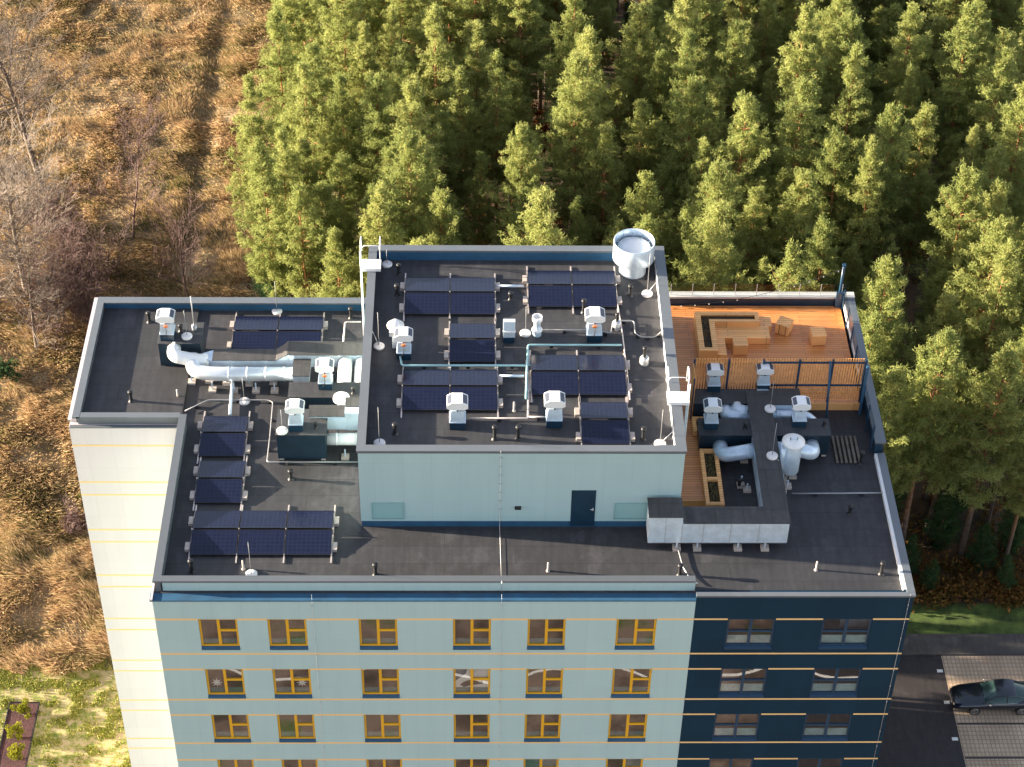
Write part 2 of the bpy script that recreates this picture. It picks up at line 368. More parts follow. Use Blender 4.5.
# windows
def lattice(mb, x0, x1, z0, z1, y0, y1, bars, t):
    mb.box(x0, x0+t, y0, y1, z0, z1); mb.box(x1-t, x1, y0, y1, z0, z1)
    mb.box(x0+t, x1-t, y0, y1, z1-t, z1); mb.box(x0+t, x1-t, y0, y1, z0, z0+t)
    for b in bars: mb.box(*b)
strip_t = mat('strip_dim', (.085,.19,.20), .6, noise=.15); strip_n = mat('strip_pale', (.34,.48,.50), .6, noise=.25, nscale=2)
def window(x0, x1, zt, style, idx):
    zb = zt-WH; wz = zb+.22; t = .085; y0, y1 = .06, .14
    mb = MB(); xm = x0+(x1-x0)*.5
    if style == 'yellow':
        zc = wz+(zt-wz)*.56
        lattice(mb, x0+.003, x1-.003, wz, zt-.003, y0, y1, [(xm-.06,xm+.06,y0,y1,wz+t,zt-t),(xm+.06,x1-t,y0,y1,zc-.06,zc+.06)], t); fm = yellow
    else:
        zc = wz+(zt-wz)*.52
        lattice(mb, x0+.003, x1-.003, wz, zt-.003, y0, y1, [(xm-.06,xm+.06,y0,y1,wz+t,zt-t),(x0+t,xm-.06,y0,y1,zc-.05,zc+.05),(xm+.06,x1-t,y0,y1,zc-.05,zc+.05)], t); fm = frame_navy
    w = B.part('window', mb, fm)
    p = MB(); p.box(x0+.06, x1-.06, .095, .105, wz+.05, zt-.05); B.part('pane', p, glass, parent=w)
    s = MB(); s.prism([(-.05,zb+.14),(.10,zb+.215),(.10,zb+.01),(.0,zb+.01),(-.05,zb+.10)], 'x', x0+.003, x1-.003); B.part('outer_sill', s, blue_sheet if style=='yellow' else frame_navy, parent=w)
    s = MB(); s.box(x0+.003, x1-.003, .145, .46, wz-.02, wz+.02); B.part('inner_sill', s, sill_in, parent=w)
    r = MB(); Y1 = 2.4; xa, xb = x0-.5, x1+.5; za, zz = zb-.75, zt+.35
    r.quad((xa,Y1,za),(xb,Y1,za),(xb,Y1,zz),(xa,Y1,zz)); r.quad((xa,.36,za),(xb,.36,za),(xb,Y1,za),(xa,Y1,za))
    r.quad((xa,.36,zz),(xa,Y1,zz),(xb,Y1,zz),(xb,.36,zz)); r.quad((xa,.36,za),(xa,Y1,za),(xa,Y1,zz),(xa,.36,zz)); r.quad((xb,.36,za),(xb,.36,zz),(xb,Y1,zz),(xb,Y1,za))
    B.part('room', r, room_dark, parent=w)
    s = MB(); s.box(x0+.09, x1-.09, .147, .155, wz+.06, wz+.06+(.30 if style=='yellow' else .52)); B.part('pale_sheen_strip', s, strip_t if style=='yellow' else strip_n, parent=w)  # added strip, its colour imitating the pale light low in the panes
    return w, x0, x1, wz, zt
wlist = {}
for k in range(6):
    for i, (a, b) in enumerate(win_t): wlist[(k,i)] = window(a, b, tops[k], 'yellow', (k,i))
    for i, (a, b) in enumerate(win_n): wlist[(k,6+i)] = window(a, b, tops[k], 'navy', (k,6+i))
white_m = mat('star_reflection_white', (.86,.84,.82), .7); curtain_m = mat('pale_curtain', (.62,.60,.62), .8, noise=.2, nscale=9); tealc = mat('teal_curtain', (.12,.34,.38), .8, noise=.3, nscale=7)
def star(w, cx, cz):
    mb = MB(); pts = []
    for j in range(16):
        a = math.pi*j/8; r = .26 if j % 2 == 0 else .11; pts.append((cx+r*math.cos(a), cz+r*math.sin(a)*1.25))
    for j in range(16):
        mb.quad((cx,.20,cz),(pts[j][0],.24,pts[j][1]),(pts[(j+1)%16][0],.24,pts[(j+1)%16][1]))
        mb.quad((cx,.28,cz),(pts[(j+1)%16][0],.24,pts[(j+1)%16][1]),(pts[j][0],.24,pts[j][1]))
    mb.tube([(cx,.24,cz-.2),(cx,.24,cz-.52)], .015, 6)
    return mb
for (key, off) in (((1,0),.25),((1,1),.74)):
    w, x0, x1, wz, zt = wlist[key]
    s = MB(); cx = x0+(x1-x0)*off; cz = wz+.58; s = star(w, cx, cz)
    o = mesh_obj('star_ornament', s, white_m, None, (cx,.24,wz+.02)); tag(o, 'white star ornament standing in the second-row '+('leftmost' if off < .5 else 'second-from-left')+' yellow window', 'ornament', 'star ornaments in the windows')
# curtains in some rooms, and a white reflection painted behind one pane
def inner(key, u0, u1, v0, v1, m, name, y=.5):
    w, x0, x1, wz, zt = wlist[key]; mb = MB(); X0 = x0+(x1-x0)*u0; X1 = x0+(x1-x0)*u1; Z0 = wz+(zt-wz)*v0; Z1 = wz+(zt-wz)*v1
    n = max(2, int((X1-X0)/.06))
    for j in range(n):
        xa = X0+(X1-X0)*j/n; xb = X0+(X1-X0)*(j+1)/n; d = .02*(j % 2)
        mb.box(xa, xb, y+d, y+d+.02, Z0, Z1)
    B.part(name, mb, m, parent=w)
inner((1,3), .0, 1, -.3, 1.2, white_m, 'white_reflection', .15)
inner((3,4), .0, 1, -.3, 1.2, tealc, 'curtain'); inner((2,1), .2, .9, .62, 1.1, tealc, 'curtain', .9)
inner((3,5), .55, 1.05, -.3, 1.2, tealc, 'curtain'); inner((0,6), 0, 1, .55, 1.2, curtain_m, 'curtain', 1.2)
inner((0,7), .5, 1.1, .0, 1.2, curtain_m, 'curtain', 1.1); inner((2,7), 0, .5, .3, 1.2, curtain_m, 'curtain', 1.4)
# dark and blue shapes completing the painted car reflection
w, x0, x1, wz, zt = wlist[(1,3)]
mb = MB(); mb.prism([(x0+.28,wz+.55),(x0+.5,wz+.75),(x0+.9,wz+.92),(x0+1.25,wz+.85),(x0+1.3,wz+.6),(x0+.8,wz+.52),(x0+.45,wz+.38)], 'y', .142, .147); B.part('dark_reflection', mb, black_pl, parent=w)
mb = MB(); mb.prism([(x0+.05,wz+.75),(x0+.55,wz+1.3),(x0+.62,zt),(x0+.05,zt)], 'y', .142, .147); B.part('blue_reflection', mb, blue_sheet, parent=w)

# ---- penthouse (the raised plant storey), still the same building
PX0, PX1, PY0, PY1, PT = 8.44, 22.0, 4.12, 17.72, 3.96
mb = MB(); mb.box(PX0, PX1, PY0, PY0+.3, -.25, PT-.12); B.part('penthouse_front_wall', mb, teal)
mb = MB(); mb.box(PX0, PX0+.2, PY0+.302, PY1, -.25, PT-.12); mb.box(PX1-.2, PX1, PY0+.302, PY1, -.25, PT-.12); mb.box(PX0+.202, PX1-.202, PY1-.2, PY1, -.25, PT-.12)
B.part('penthouse_side_walls', mb, teal)
mb = MB(); mb.box(PX0+.03, PX1-.03, PY0+.03, PY1-.03, RZ-.05, -.25); B.part('plinth', mb, blue_sheet)
mb = MB(); mb.box(PX0+.2, PX1-.2, PY0+.3, PY1-.2, PZ-.3, PZ); B.part('penthouse_roof', mb, felt)
mb = MB(); mb.box(PX0-.06, PX1+.06, PY0-.06, PY0+.32, PT-.10, PT); mb.box(PX0-.06, PX0+.32, PY0+.322, PY1+.06, PT-.10, PT-.002)
mb.box(PX1-.40, PX1+.06, PY0+.322, PY1+.06, PT-.10, PT-.002); mb.box(PX0+.322, PX1-.402, PY1-.35, PY1+.06, PT-.10, PT)
B.part('penthouse_coping', mb, coping)
mb = MB(); mb.box(PX0+.30, PX1-.38, PY1-.34, PY1-.2, PZ, PT-.1); B.part('rear_upstand', mb, blue_sheet)
mb = MB(); mb.box(PX1-.385, PX1-.2, PY0+.3, PY1-.34, PZ, PT-.1); B.part('right_upstand', mb, white_metal)
mb = MB(); mb.box(PX0+.2, PX0+.30, PY0+.3, PY1-.34, PZ, PT-.1); B.part('left_upstand', mb, felt)
mb = MB(); mb.box(PX0+.01, PX1-.01, PY0-.02, PY0+.05, PT-.17, PT-.105); B.part('coping_drip', mb, navy_plain)
# door, lamp, louvres
mb = MB(); mb.box(17.37, 18.40, PY0-.02, PY0+.02, -.52, 1.62); d = B.part('door', mb, navy_plain)
mb = MB(); mb.tube([(18.2,PY0-.05,.5),(18.32,PY0-.05,.5)], .02, 6); mb.box(18.28,18.34,PY0-.04,PY0-.02,.42,.58); B.part('handle', mb, alu, parent=d)
for (xa, xb) in ((8.95,10.22),(19.25,20.62)):
    mb = MB(); za, zb = -.06, .82; mb.box(xa, xb, PY0-.012, PY0+.01, za, zb)
    lattice(mb, xa-.05, xb+.05, za-.05, zb+.05, PY0-.04, PY0-.003, [], .05)
    for j in range(9): z = za+.04+j*.093; mb.prism([(PY0-.03,z),(PY0-.012,z+.06),(PY0-.012,z+.075),(PY0-.03,z+.015)], 'x', xa, xb)
    B.part('louvre', mb, teal_plain)
mb = MB(); mb.box(14.98, 15.25, PY0-.12, PY0-.003, .55, .66); B.part('wall_lamp', mb, black_pl)
mb = MB(); x = 14.35; mb.tube([(x,PY0-.08,PT+.02),(x,PY0-.05,RZ+.05),(x+.05,.8,RZ+.05),(x+.05,.42,.03),(x+.05,.40,-.6)], .008, 5)
for k in range(8): mb.box(x-.03, x+.03, PY0-.07, PY0-.003, .0+k*.5, .05+k*.5)
B.part('lightning_conductor', mb, alu)

# ---- terrace deck
mb = MB(); mb.box(22.02, 23.30, 5.34, 11.6, RZ, DZ); mb.box(22.02, 30.90, 11.6, 18.44, RZ, DZ); B.part('terrace_deck', mb, deck_front)
mb = MB(); mb.box(22.02, 23.30, 5.30, 5.337, RZ+.01, DZ+.006); B.part('deck_edge', mb, wood)
mb = MB(); mb.box(23.3, 30.9, 11.5, 11.597, RZ+.01, DZ+.006); B.part('deck_edge', mb, wood)
mb = MB(); mb.box(PX1+.05, BW-.352, YB-.352, YB-.20, -.60, .20); mb.box(PX1+.05, BW, YB-.302, YB, -.15, .20); B.part('terrace_rear_parapet', mb, navy_plain)
mb = MB(); mb.box(PX1+.05, BW+.06, YB-.36, YB+.06, .20, .30)
B.part('terrace_rear_coping', mb, light_coping)
mb = MB(); mb.box(BW-.40, BW-.02, 8.55, YB-.36, RZ-.03, .14); B.part('terrace_side_parapet', mb, navy_plain)
mb = MB(); mb.box(BW-.44, BW+.05, 8.5, YB-.362, .14, .235); B.part('terrace_side_coping', mb, coping)
clear = bpy.data.materials.new('railing_glass'); clear.use_nodes = True
nt = clear.node_tree; nt.nodes.remove(nt.nodes['Principled BSDF'])
_t = N(nt,'ShaderNodeBsdfTransparent'); _t.inputs[0].default_value=(.88,.90,.90,1); _g = N(nt,'ShaderNodeBsdfGlossy'); _g.inputs['Roughness'].default_value=.02
_lw = N(nt,'ShaderNodeLayerWeight'); _lw.inputs[0].default_value = .5; _fr = N(nt,'ShaderNodeMapRange'); _fr.inputs['From Min'].default_value=.3; _fr.inputs['To Min'].default_value=0.02; _fr.inputs['To Max'].default_value=.2; nt.links.new(_lw.outputs['Facing'], _fr.inputs['Value']); _m = N(nt,'ShaderNodeMixShader')
nt.links.new(_fr.outputs[0],_m.inputs[0]); nt.links.new(_t.outputs[0],_m.inputs[1]); nt.links.new(_g.outputs[0],_m.inputs[2]); nt.links.new(_m.outputs[0],nt.nodes['Material Output'].inputs[0])

# ---------------------------------------------------------------- terrace furniture
T = Thing('glass_railing', 'clear glass railing along the rear parapet of the wooden roof terrace', 'railing', (26.5, YB-.15, .30))
mb = MB(); mb.box(22.3, 31.2, YB-.17, YB-.155, .36, .95); T.part('glass_panel', mb, clear)
for k in range(9):
    x = 22.7+k*1.03; mb = MB(); mb.box(x-.014, x+.014, YB-.20, YB-.173, .302, .96); T.part('post', mb, alu)
T = Thing('glass_railing', 'clear glass railing with dark posts on the right side of the wooden roof terrace', 'railing', (BW-.5, 14, DZ))
mb = MB(); mb.box(BW-.50, BW-.485, 8.7, 18.3, .30, .95); T.part('glass_panel', mb, clear)
for k in range(8):
    y = 8.8+k*1.34; mb = MB(); mb.box(BW-.56, BW-.505, y-.03, y+.03, RZ if y < 11.5 else DZ, 1.0); T.part('post', mb, frame_navy)
mb = MB(); mb.box(BW-.475, BW-.455, 11.75, 18.2, DZ+.02, .14); T.part('infill_panel', mb, white_metal)

T = Thing('slatted_screen', 'tall larch slat screen on dark posts along the front of the terrace', 'screen', (27, 11.62, DZ))
px_ = [23.12, 24.68, 26.24, 27.86, 29.36, 30.84]; zt_ = 2.38
for i in range(5):
    mb = MB(); n = 12
    xa, xb = px_[i]+.05, px_[i+1]-.05
    for j in range(n):
        x = xa+(xb-xa)*(j+.5)/n; mb.box(x-.031, x+.031, 11.66, 11.70, DZ+.1, zt_)
    mb.box(xa, xb, 11.702, 11.73, zt_-.3, zt_-.22); mb.box(xa, xb, 11.702, 11.73, DZ+.45, DZ+.53)
    T.part('slat_panel', mb, slat_wood)
for x in px_: mb = MB(); mb.box(x-.045, x+.045, 11.58, 11.655, DZ+.002, zt_-.02); T.part('post', mb, frame_navy)
mb = MB(); mb.box(26.29, 30.79, 11.6, 11.655, zt_-.24, zt_-.16); T.part('rail', mb, frame_navy)
mb = MB(); mb.box(26.29, 30.79, 11.6, 11.655, .78, .86); T.part('rail', mb, frame_navy)
mb = MB(); mb.tube([(29.22,11.56,2.3),(29.26,10.72,RZ)], .05, 8); mb.box(29.12,29.4,10.6,10.84,RZ,RZ+.04); T.part('brace', mb, blue_sheet)
mb = MB(); mb.box(30.80, 30.9, 11.2, 11.3, RZ, 2.3); T.part('brace', mb, blue_sheet)
T = Thing('slatted_screen', 'short larch slat screen running back beside the walkway by the penthouse', 'screen', (23.1, 10.6, RZ))
mb = MB()
for j in range(8): mb.box(23.06, 23.10, 11.5-.14*j-.04, 11.5-.14*j+.04, RZ+.1, 2.2)
T.part('slat_panel', mb, slat_wood)
mb = MB(); mb.box(23.0, 23.058, 10.42, 10.5, RZ, 2.25); T.part('post', mb, frame_navy)

# L-shaped bench with a planting trough behind the back rest
T = Thing('corner_bench', 'L-shaped larch bench with planting trough behind its back on the terrace', 'bench', (25, 16, DZ))
zb, zs = .45, .19
mb = MB()
def trough(mb, x0, x1, y0, y1, z0, z1, t=.13):
    mb.box(x0, x1, y0, y0+t, z0, z1); mb.box(x0, x1, y1-t, y1, z0, z1)
    mb.box(x0, x0+t, y0+t, y1-t, z0, z1); mb.box(x1-t, x1, y0+t, y1-t, z0, z1)
mb.box(23.72, 26.75, 17.0, 17.22, DZ+.01, zb); mb.box(24.35, 26.75, 16.48, 16.68, DZ+.01, zb); mb.box(26.55, 26.75, 16.68, 17.0, DZ+.01, zb)
mb.box(23.72, 23.98, 14.42, 17.0, DZ+.01, zb); mb.box(24.35, 24.60, 14.42, 16.48, DZ+.01, zb); mb.box(23.98, 24.35, 14.42, 14.64, DZ+.01, zb)
T.part('trough', mb, wood)
mb = MB(); mb.box(23.98, 24.35, 14.64, 17.0, DZ+.01, zb-.10); mb.box(24.35, 26.55, 16.68, 17.0, DZ+.01, zb-.10); T.part('soil', mb, soil)
mb = MB(); tuft_spots = [(24.0,24.33,14.68,16.95),(24.4,26.5,16.72,16.97)]
for q in tuft_spots[:1]:
    for _ in range(150):
        x = random.uniform(q[0],q[1]); y = random.uniform(q[2],q[3]); a = random.uniform(0,6.28); h_ = random.uniform(.03,.12)
        mb.quad((x,y,zb-.1),(x+.07*math.cos(a),y+.07*math.sin(a),zb-.1+h_),(x+.03*math.cos(a+1),y+.05*math.sin(a+1),zb-.1+h_*.7))
bp_ = mat('bench_planting', (.16,.10,.035), .8, noise=.6, nscale=20)
T.part('planting', mb, bp_)
mb = MB(); mb.box(24.62, 27.18, 15.62, 16.47, DZ+.01, zs); mb.box(24.62, 25.02, 14.42, 15.61, DZ+.01, zs); mb.box(26.77, 27.35, 16.475, 17.2, DZ+.01, zs); T.part('seat', mb, wood)
def cube(label, x, y, rz):
    t = Thing('wooden_cube', label, 'stool', (x, y, DZ), 'larch cube stools on the terrace', rz)
    mb = MB(); a = .33; mb.box(-a, a, -a, a, .03, .56); t.part('body', mb, wood, local=True)
    mb = MB()
    for j in range(5): mb.box(-a-.01, a+.01, -a-.01+j*.136, -a-.01+j*.136+.126, .56, .60)
    t.part('top_boards', mb, wood, local=True)
cube('larch cube stool inside the angle of the corner bench', 25.70, 15.15, R_(1))
cube('larch cube stool turned at an angle beside the end of the bench', 27.95, 16.58, R_(-28))
cube('larch cube stool standing alone near the right railing', 29.45, 15.85, R_(4))

# string lights on the corner mast
T = Thing('corner_mast', 'tall dark mast at the rear right corner of the terrace', 'mast', (30.80, 18.5, DZ))
mb = MB(); mb.tube([(30.80,18.5,DZ),(30.80,18.5,2.25)], .07, 8); T.part('pole', mb, frame_navy)
mb = MB(); mb.box(30.62,30.98,18.32,18.44,DZ,.7); T.part('base_box', mb, frame_navy)
mb = MB(); mb.box(30.72,30.88,18.4,18.6,2.25,2.3); T.part('bracket', mb, frame_navy)
T = Thing('string_light', 'thin string of small bulbs sagging along the rear parapet of the terrace', 'string light', (24.5, 18.3, .2))
p0, p1 = Vector((22.1,18.25,-.05)), Vector((30.78,18.46,2.1)); mb = MB(); pts = []
for k in range(40):
    t = k/39; p = p0.lerp(p1, t); p.z -= 1.1*4*t*(1-t)*.55; p.z = max(p.z, DZ+.05); pts.append(p)
mb.tube(pts, .012, 5); T.part('cable', mb, black_pl)
bulb = mat('bulb_glass', (.75,.73,.68), .2)
for k in range(2, 39, 3): mb = MB(); mb.lathe(pts[k]-Vector((0,0,.10)), [(.001,0),(.024,.02),(.028,.05),(.015,.08),(.001,.09)], 8); T.part('bulb', mb, bulb)

# raised beds in front of the walkway
leafy = mat('dry_planting', (.13,.10,.03), .8, noise=.6, nscale=20)
def tuftmesh(mb, x0, x1, y0, y1, z, n, h):
    for _ in range(n):
        x = random.uniform(x0,x1); y = random.uniform(y0,y1); a = random.uniform(0,6.28); l = random.uniform(.05,.12); hh = random.uniform(.3,1)*h
        dx, dy = math.cos(a)*l, math.sin(a)*l
        mb.quad((x-dx*.3,y-dy*.3,z),(x+dx,y+dy,z+hh),(x+dx*.2-dy*.4,y+dy*.2+dx*.4,z+hh*.7))
def bed(label, x0, x1, y0, y1, z1, div):
    t = Thing('raised_bed', label, 'planter', ((x0+x1)/2,(y0+y1)/2,RZ), 'raised larch beds beside the walkway')
    mb = MB(); trough(mb, x0, x1, y0, y1, RZ, z1, .17)
    for d in div: mb.box(x0+.17, x1-.17, d-.09, d+.09, RZ, z1)
    t.part('frame', mb, wood)
    mb = MB(); mb.box(x0+.17, x1-.17, y0+.17, y1-.17, RZ, z1-.14); t.part('soil', mb, soil)
    ys = [y0+.25]+[q for d in div for q in (d-.15, d+.15)]+[y1-.25]
    for q in range(0, len(ys), 2): mb = MB(); tuftmesh(mb, x0+.22, x1-.22, ys[q], ys[q+1], z1-.14, 150, .14); t.part('planting', mb, leafy)
bed('long larch raised bed between the walkway and the big dark duct', 23.22, 24.02, 4.75, 8.20, .12, [6.35])
bed('raised larch bed end showing between the two dark ventilation units', 23.05, 23.75, 9.35, 10.3, .10, [])
# stack of battens on the roof
T = Thing('batten_stack', 'small stack of weathered battens lying on the dark roof by the right unit', 'battens', (29.8, 8.9, RZ))
mb = MB()
for j in range(6): mb.box(29.35+j*.2, 29.45+j*.2, 8.0, 9.7, RZ+.05, RZ+.12)
T.part('battens', mb, mat('old_batten', (.13,.11,.085), .8, noise=.4))
mb = MB(); mb.box(29.3,30.5,8.3,8.4,RZ,RZ+.05); mb.box(29.3,30.5,9.2,9.3,RZ,RZ+.05); T.part('bearers', mb, soil)

# ---------------------------------------------------------------- roof ventilators
def make_fan():
    t = Thing('roof_ventilator', '', 'ventilator', (0,0,0), 'box-shaped roof ventilators with winged hoods')
    mb = MB(); mb.box(-.33,.33,-.33,.33,0,.42); t.part('curb', mb, navy_plain, local=True)
    mb = MB(); a, b = .32, .27
    mb.hexa([(-a,-a,.42),(a,-a,.42),(a,a,.42),(-a,a,.42),(-b,-b,1.02),(b,-b,1.02),(b,b,1.02),(-b,b,1.02)]); mb.box(-.35,.35,-.35,.35,.40,.44)
    t.part('body', mb, galv, local=True)
    mb = MB(); mb.box(-.20,.20,-.12,.12,1.02,1.16); mb.box(-.03,.03,-.3,.3,1.02,1.14); t.part('neck', mb, navy_plain, local=True)
    mb = MB(); mb.prism([(-.30,1.13),(.30,1.13),(.45,1.22),(.44,1.40),(.21,1.53),(-.21,1.53),(-.44,1.40),(-.45,1.22)], 'y', -.33, .33)
    h = t.part('hood', mb, white_metal, local=True)
    mb = MB()
    for sx in (-1, 1):
        for k in range(4):
            z0 = 1.235+.04*k; x0 = sx*(.4515-.0005*k)
            mb.quad((x0,-.28,z0),(x0,.28,z0),(x0,.28,z0+.022),(x0,-.28,z0+.022))
        mb.quad((sx*.415,-.27,1.419),(sx*.415,.27,1.419),(sx*.235,.27,1.521),(sx*.235,-.27,1.521))
    t.part('grille', mb, grille, local=True, parent=h)
    return t.o
fan0 = make_fan(); fans = []
def fan(label, px, py, z, sc=1.0, stick=False):
    p = at(px, py, z); loc = (p.x, p.y+.33*sc, z)
    if not fans: o = fan0; o.location = loc; o['label'] = label
    else: o = dup(fan0, loc, label)
    o.scale = (sc,)*3; fans.append(o)
    if stick:
        mb = MB(); mb.tube([(0,-.31,.90),(0,-.335,.89)], .10, 14); s = mesh_obj('sticker', mb, sticker, o)
        mb = MB(); mb.tube([(0,-.345,.86),(.0,-.37,.5),(-.12,-.42,.25)], .018, 6); s = mesh_obj('cable', mb, black_pl, o)
fan('roof ventilator in front of the left two-panel array on the penthouse roof', 457.5, 430, PZ)
fan('roof ventilator beside the lone single-panel array near the penthouse front edge', 554, 428, PZ)
fan('roof ventilator with orange sticker between the two right arrays on the penthouse roof', 594, 342.5, PZ, 1, True)
fan('roof ventilator with orange sticker directly in front of the mushroom cap vent', 404, 360, PZ, .92, True)
# ---- dark air handling units
def ahu(label, x0, x1, y0, y1, z1, m=unit_navy, top=felt_dark, leg=.15):
    t = Thing('air_handling_unit', label, 'ventilation unit', ((x0+x1)/2, (y0+y1)/2, RZ), 'dark air handling units on the roof')
    mb = MB(); mb.box(x0, x1, y0, y1, RZ+leg, z1-.03); b = t.part('casing', mb, m)
    mb = MB()
    n = max(2, int((x1-x0)/.9))
    for k in range(1, n): x = x0+(x1-x0)*k/n; mb.box(x-.012, x+.012, y0-.008, y0-.001, RZ+leg+.05, z1-.08)
    mb.box(x0+.05, x1-.05, y0-.008, y0-.001, RZ+leg+.02, RZ+leg+.04); t.part('panel_joints', mb, navy_plain)
    mb = MB(); mb.box(x0-.04, x1+.04, y0-.04, y1+.04, z1-.03, z1); t.part('top', mb, top)
    for x in (x0+.15, x1-.15):
        mb = MB(); mb.box(x-.1, x+.1, y0+.05, y1-.05, RZ, RZ+leg); t.part('foot', mb, concrete)
    return t
ahu('low dark unit on the left wing under the far-left ventilator', -1.28, .66, 14.32, 15.75, .92)
ahu('dark air handling unit nearest the penthouse front on the left roof', 4.6, 6.75, 8.15, 9.75, 1.0)
ahu('air handling unit half hidden behind the beige-topped duct left of the penthouse', 4.95, 8.30, 10.80, 11.75, .80, top=felt)
ahu('dark air handling unit against the larch screen', 23.15, 27.0, 10.45, 11.35, .80)
ahu('big navy air handling unit crossed by the long dark duct', 23.22, 29.0, 8.43, 9.45, .76)
fan('roof ventilator on the low unit at the far left wing, orange sticker on front', 167.5, 341, .92, .95, True)
fan('roof ventilator with orange sticker left of the twin white ducts by the penthouse', 325.5, 390, .80, .92, True)
fan('roof ventilator with silver hood on the dark unit nearest the penthouse front corner', 296, 431.5, 1.0, .92)
fan('roof ventilator on the rear dark unit, leftmost against the larch screen', 713.5, 392, .80, .86)
fan('roof ventilator on the rear dark unit, second along the larch screen', 763, 391, .80, .86)
fan('roof ventilator on the left end of the navy unit beside the walkway', 711, 429.5, .76, .9)
fan('roof ventilator on the right half of the navy unit beyond the long dark duct', 799, 427.5, .76, .9)

# ---------------------------------------------------------------- rectangular and round ducts
def footblocks(t, pts, z1):
    for (x, y) in pts:
        mb = MB(); mb.box(x-.17, x+.17, y-.17, y+.17, RZ, RZ+.12); b = t.part('foot_block', mb, concrete)
        mb = MB(); mb.box(x-.03, x+.03, y-.03, y+.03, RZ+.12, z1); t.part('leg', mb, galv, parent=b)
T = Thing('rectangular_duct', 'big dark-topped duct turning from the penthouse front towards the larch screen', 'duct', (24, 3.3, RZ))
z0, zt = -.22, 1.0
mb = MB(); mb.box(20.6, 22.0, 2.82, 3.90, z0, 1.33); mb.box(22.002, 26.5, 2.82, 3.74, z0, zt-.03); mb.box(25.52, 26.5, 3.742, 11.0, z0+.1, zt-.03); mb.box(26.502, 27.88, 10.15, 11.15, z0+.1, zt-.03)
mb.box(26.0, 26.5, 11.002, 11.2, z0+.1, zt-.03)
T.part('casing', mb, galv)
mb = MB()
for x in (21.3,22.0,22.9,24.05,25.25): mb.box(x-.012, x+.012, 2.808, 2.819, z0+.03, (1.3 if x < 22 else zt-.06))
for y in (5.0,6.4,7.8,9.2): mb.box(25.505, 25.518, y-.012, y+.012, z0+.13, zt-.05)
mb.box(20.62, 26.48, 2.806, 2.819, z0, z0+.035); T.part('flange', mb, alu)
mb = MB(); mb.box(20.56, 22.03, 2.78, 3.94, 1.33, 1.37); mb.box(22.032, 26.54, 2.78, 3.77, zt-.03, zt+.01); mb.box(25.48, 26.54, 3.772, 11.05, zt-.03, zt+.01); mb.box(26.542, 27.92, 10.12, 11.2, zt-.03, zt+.01)
T.part('top_cover', mb, felt_duct)
footblocks(T, [(21.85,2.86),(22.72,2.86),(24.45,2.86),(25.6,2.86),(25.2,6.35),(26.75,6.3),(25.25,8.2)], z0)
def round_duct(label, segs, loc, group='round metal ducts', m=galv, feet=()):
    t = Thing('round_duct', label, 'duct', loc, group)
    for pts, r in segs:
        mb = MB(); path = bend(pts, r*1.9, 5); mb.tube(path, r, 20); d = t.part('pipe', mb, m)
        mb = MB(); L = 0
        for i in range(len(path)-1):
            seg = (path[i+1]-path[i]); 
            if seg.length > .8:
                k = int(seg.length/1.0)
                for j in range(k+1):
                    c = path[i]+seg*((j+.5)/(k+1)); dn = seg.normalized()*.025; mb.tube([c-dn, c+dn], r+.015, 20)
        if mb.v: t.part('joint_ring', mb, m, parent=d)
    if feet: footblocks(t, feet[0], feet[1])
    return t
round_duct('round duct dropping from the screen-side unit and bending right under the dark duct', [([(24.55,10.5,.45),(24.55,9.95,.45),(25.5,9.95,.40)],.30)], (24.6,10,RZ))
round_duct('short fat elbow duct between the screen-side unit and the long dark duct', [([(25.05,10.5,.55),(25.05,10.2,.55),(25.52,10.05,.60)],.30)], (25.1,10.2,RZ))
round_duct('round duct behind the navy unit running right from the long dark duct', [([(26.5,9.95,.55),(28.1,9.95,.55),(28.6,9.8,.1)],.22)], (27.3,9.9,RZ))
round_duct('angled round duct with a blue end elbow left of the long dark duct', [([(24.15,8.5,.12),(24.15,7.75,.15),(24.9,7.65,.40),(25.52,7.75,.45)],.33)], (24.6,7.8,RZ), feet=([(24.95,6.6)],.0))
round_duct('round duct curving from the long dark duct into the right part of the navy unit', [([(26.5,7.75,.55),(27.6,7.7,.55),(28.2,7.75,.25),(28.2,8.5,.15)],.33)], (27.5,7.8,RZ))
T = Thing('vertical_silencer', 'upright silver cylinder with a white disc cap beside the long dark duct', 'silencer', (27.12, 7.2, RZ))
mb = MB(); mb.lathe((27.12,7.2,0), [(.0,-.22),(.36,-.22),(.40,-.16),(.40,1.45),(.36,1.5)], 28); T.part('drum', mb, galv)
mb = MB(); mb.lathe((27.12,7.2,0), [(.36,1.5),(.50,1.5),(.50,1.55),(.05,1.66),(0,1.66)], 28); c = T.part('cap', mb, white_metal)
mb = MB(); mb.box(26.95,27.3,7.18,7.22,1.66,1.76); mb.box(26.95,26.99,7.18,7.22,1.6,1.8); mb.box(27.26,27.3,7.18,7.22,1.6,1.8); T.part('bracket', mb, galv, parent=c)
mb = MB(); mb.tube([(26.72,7.1,-.2),(26.72,7.1,1.3)], .14, 12); T.part('side_pipe', mb, galv)
footblocks(T, [(27.0,6.55),(27.3,7.2),(26.85,6.95)], -.2)

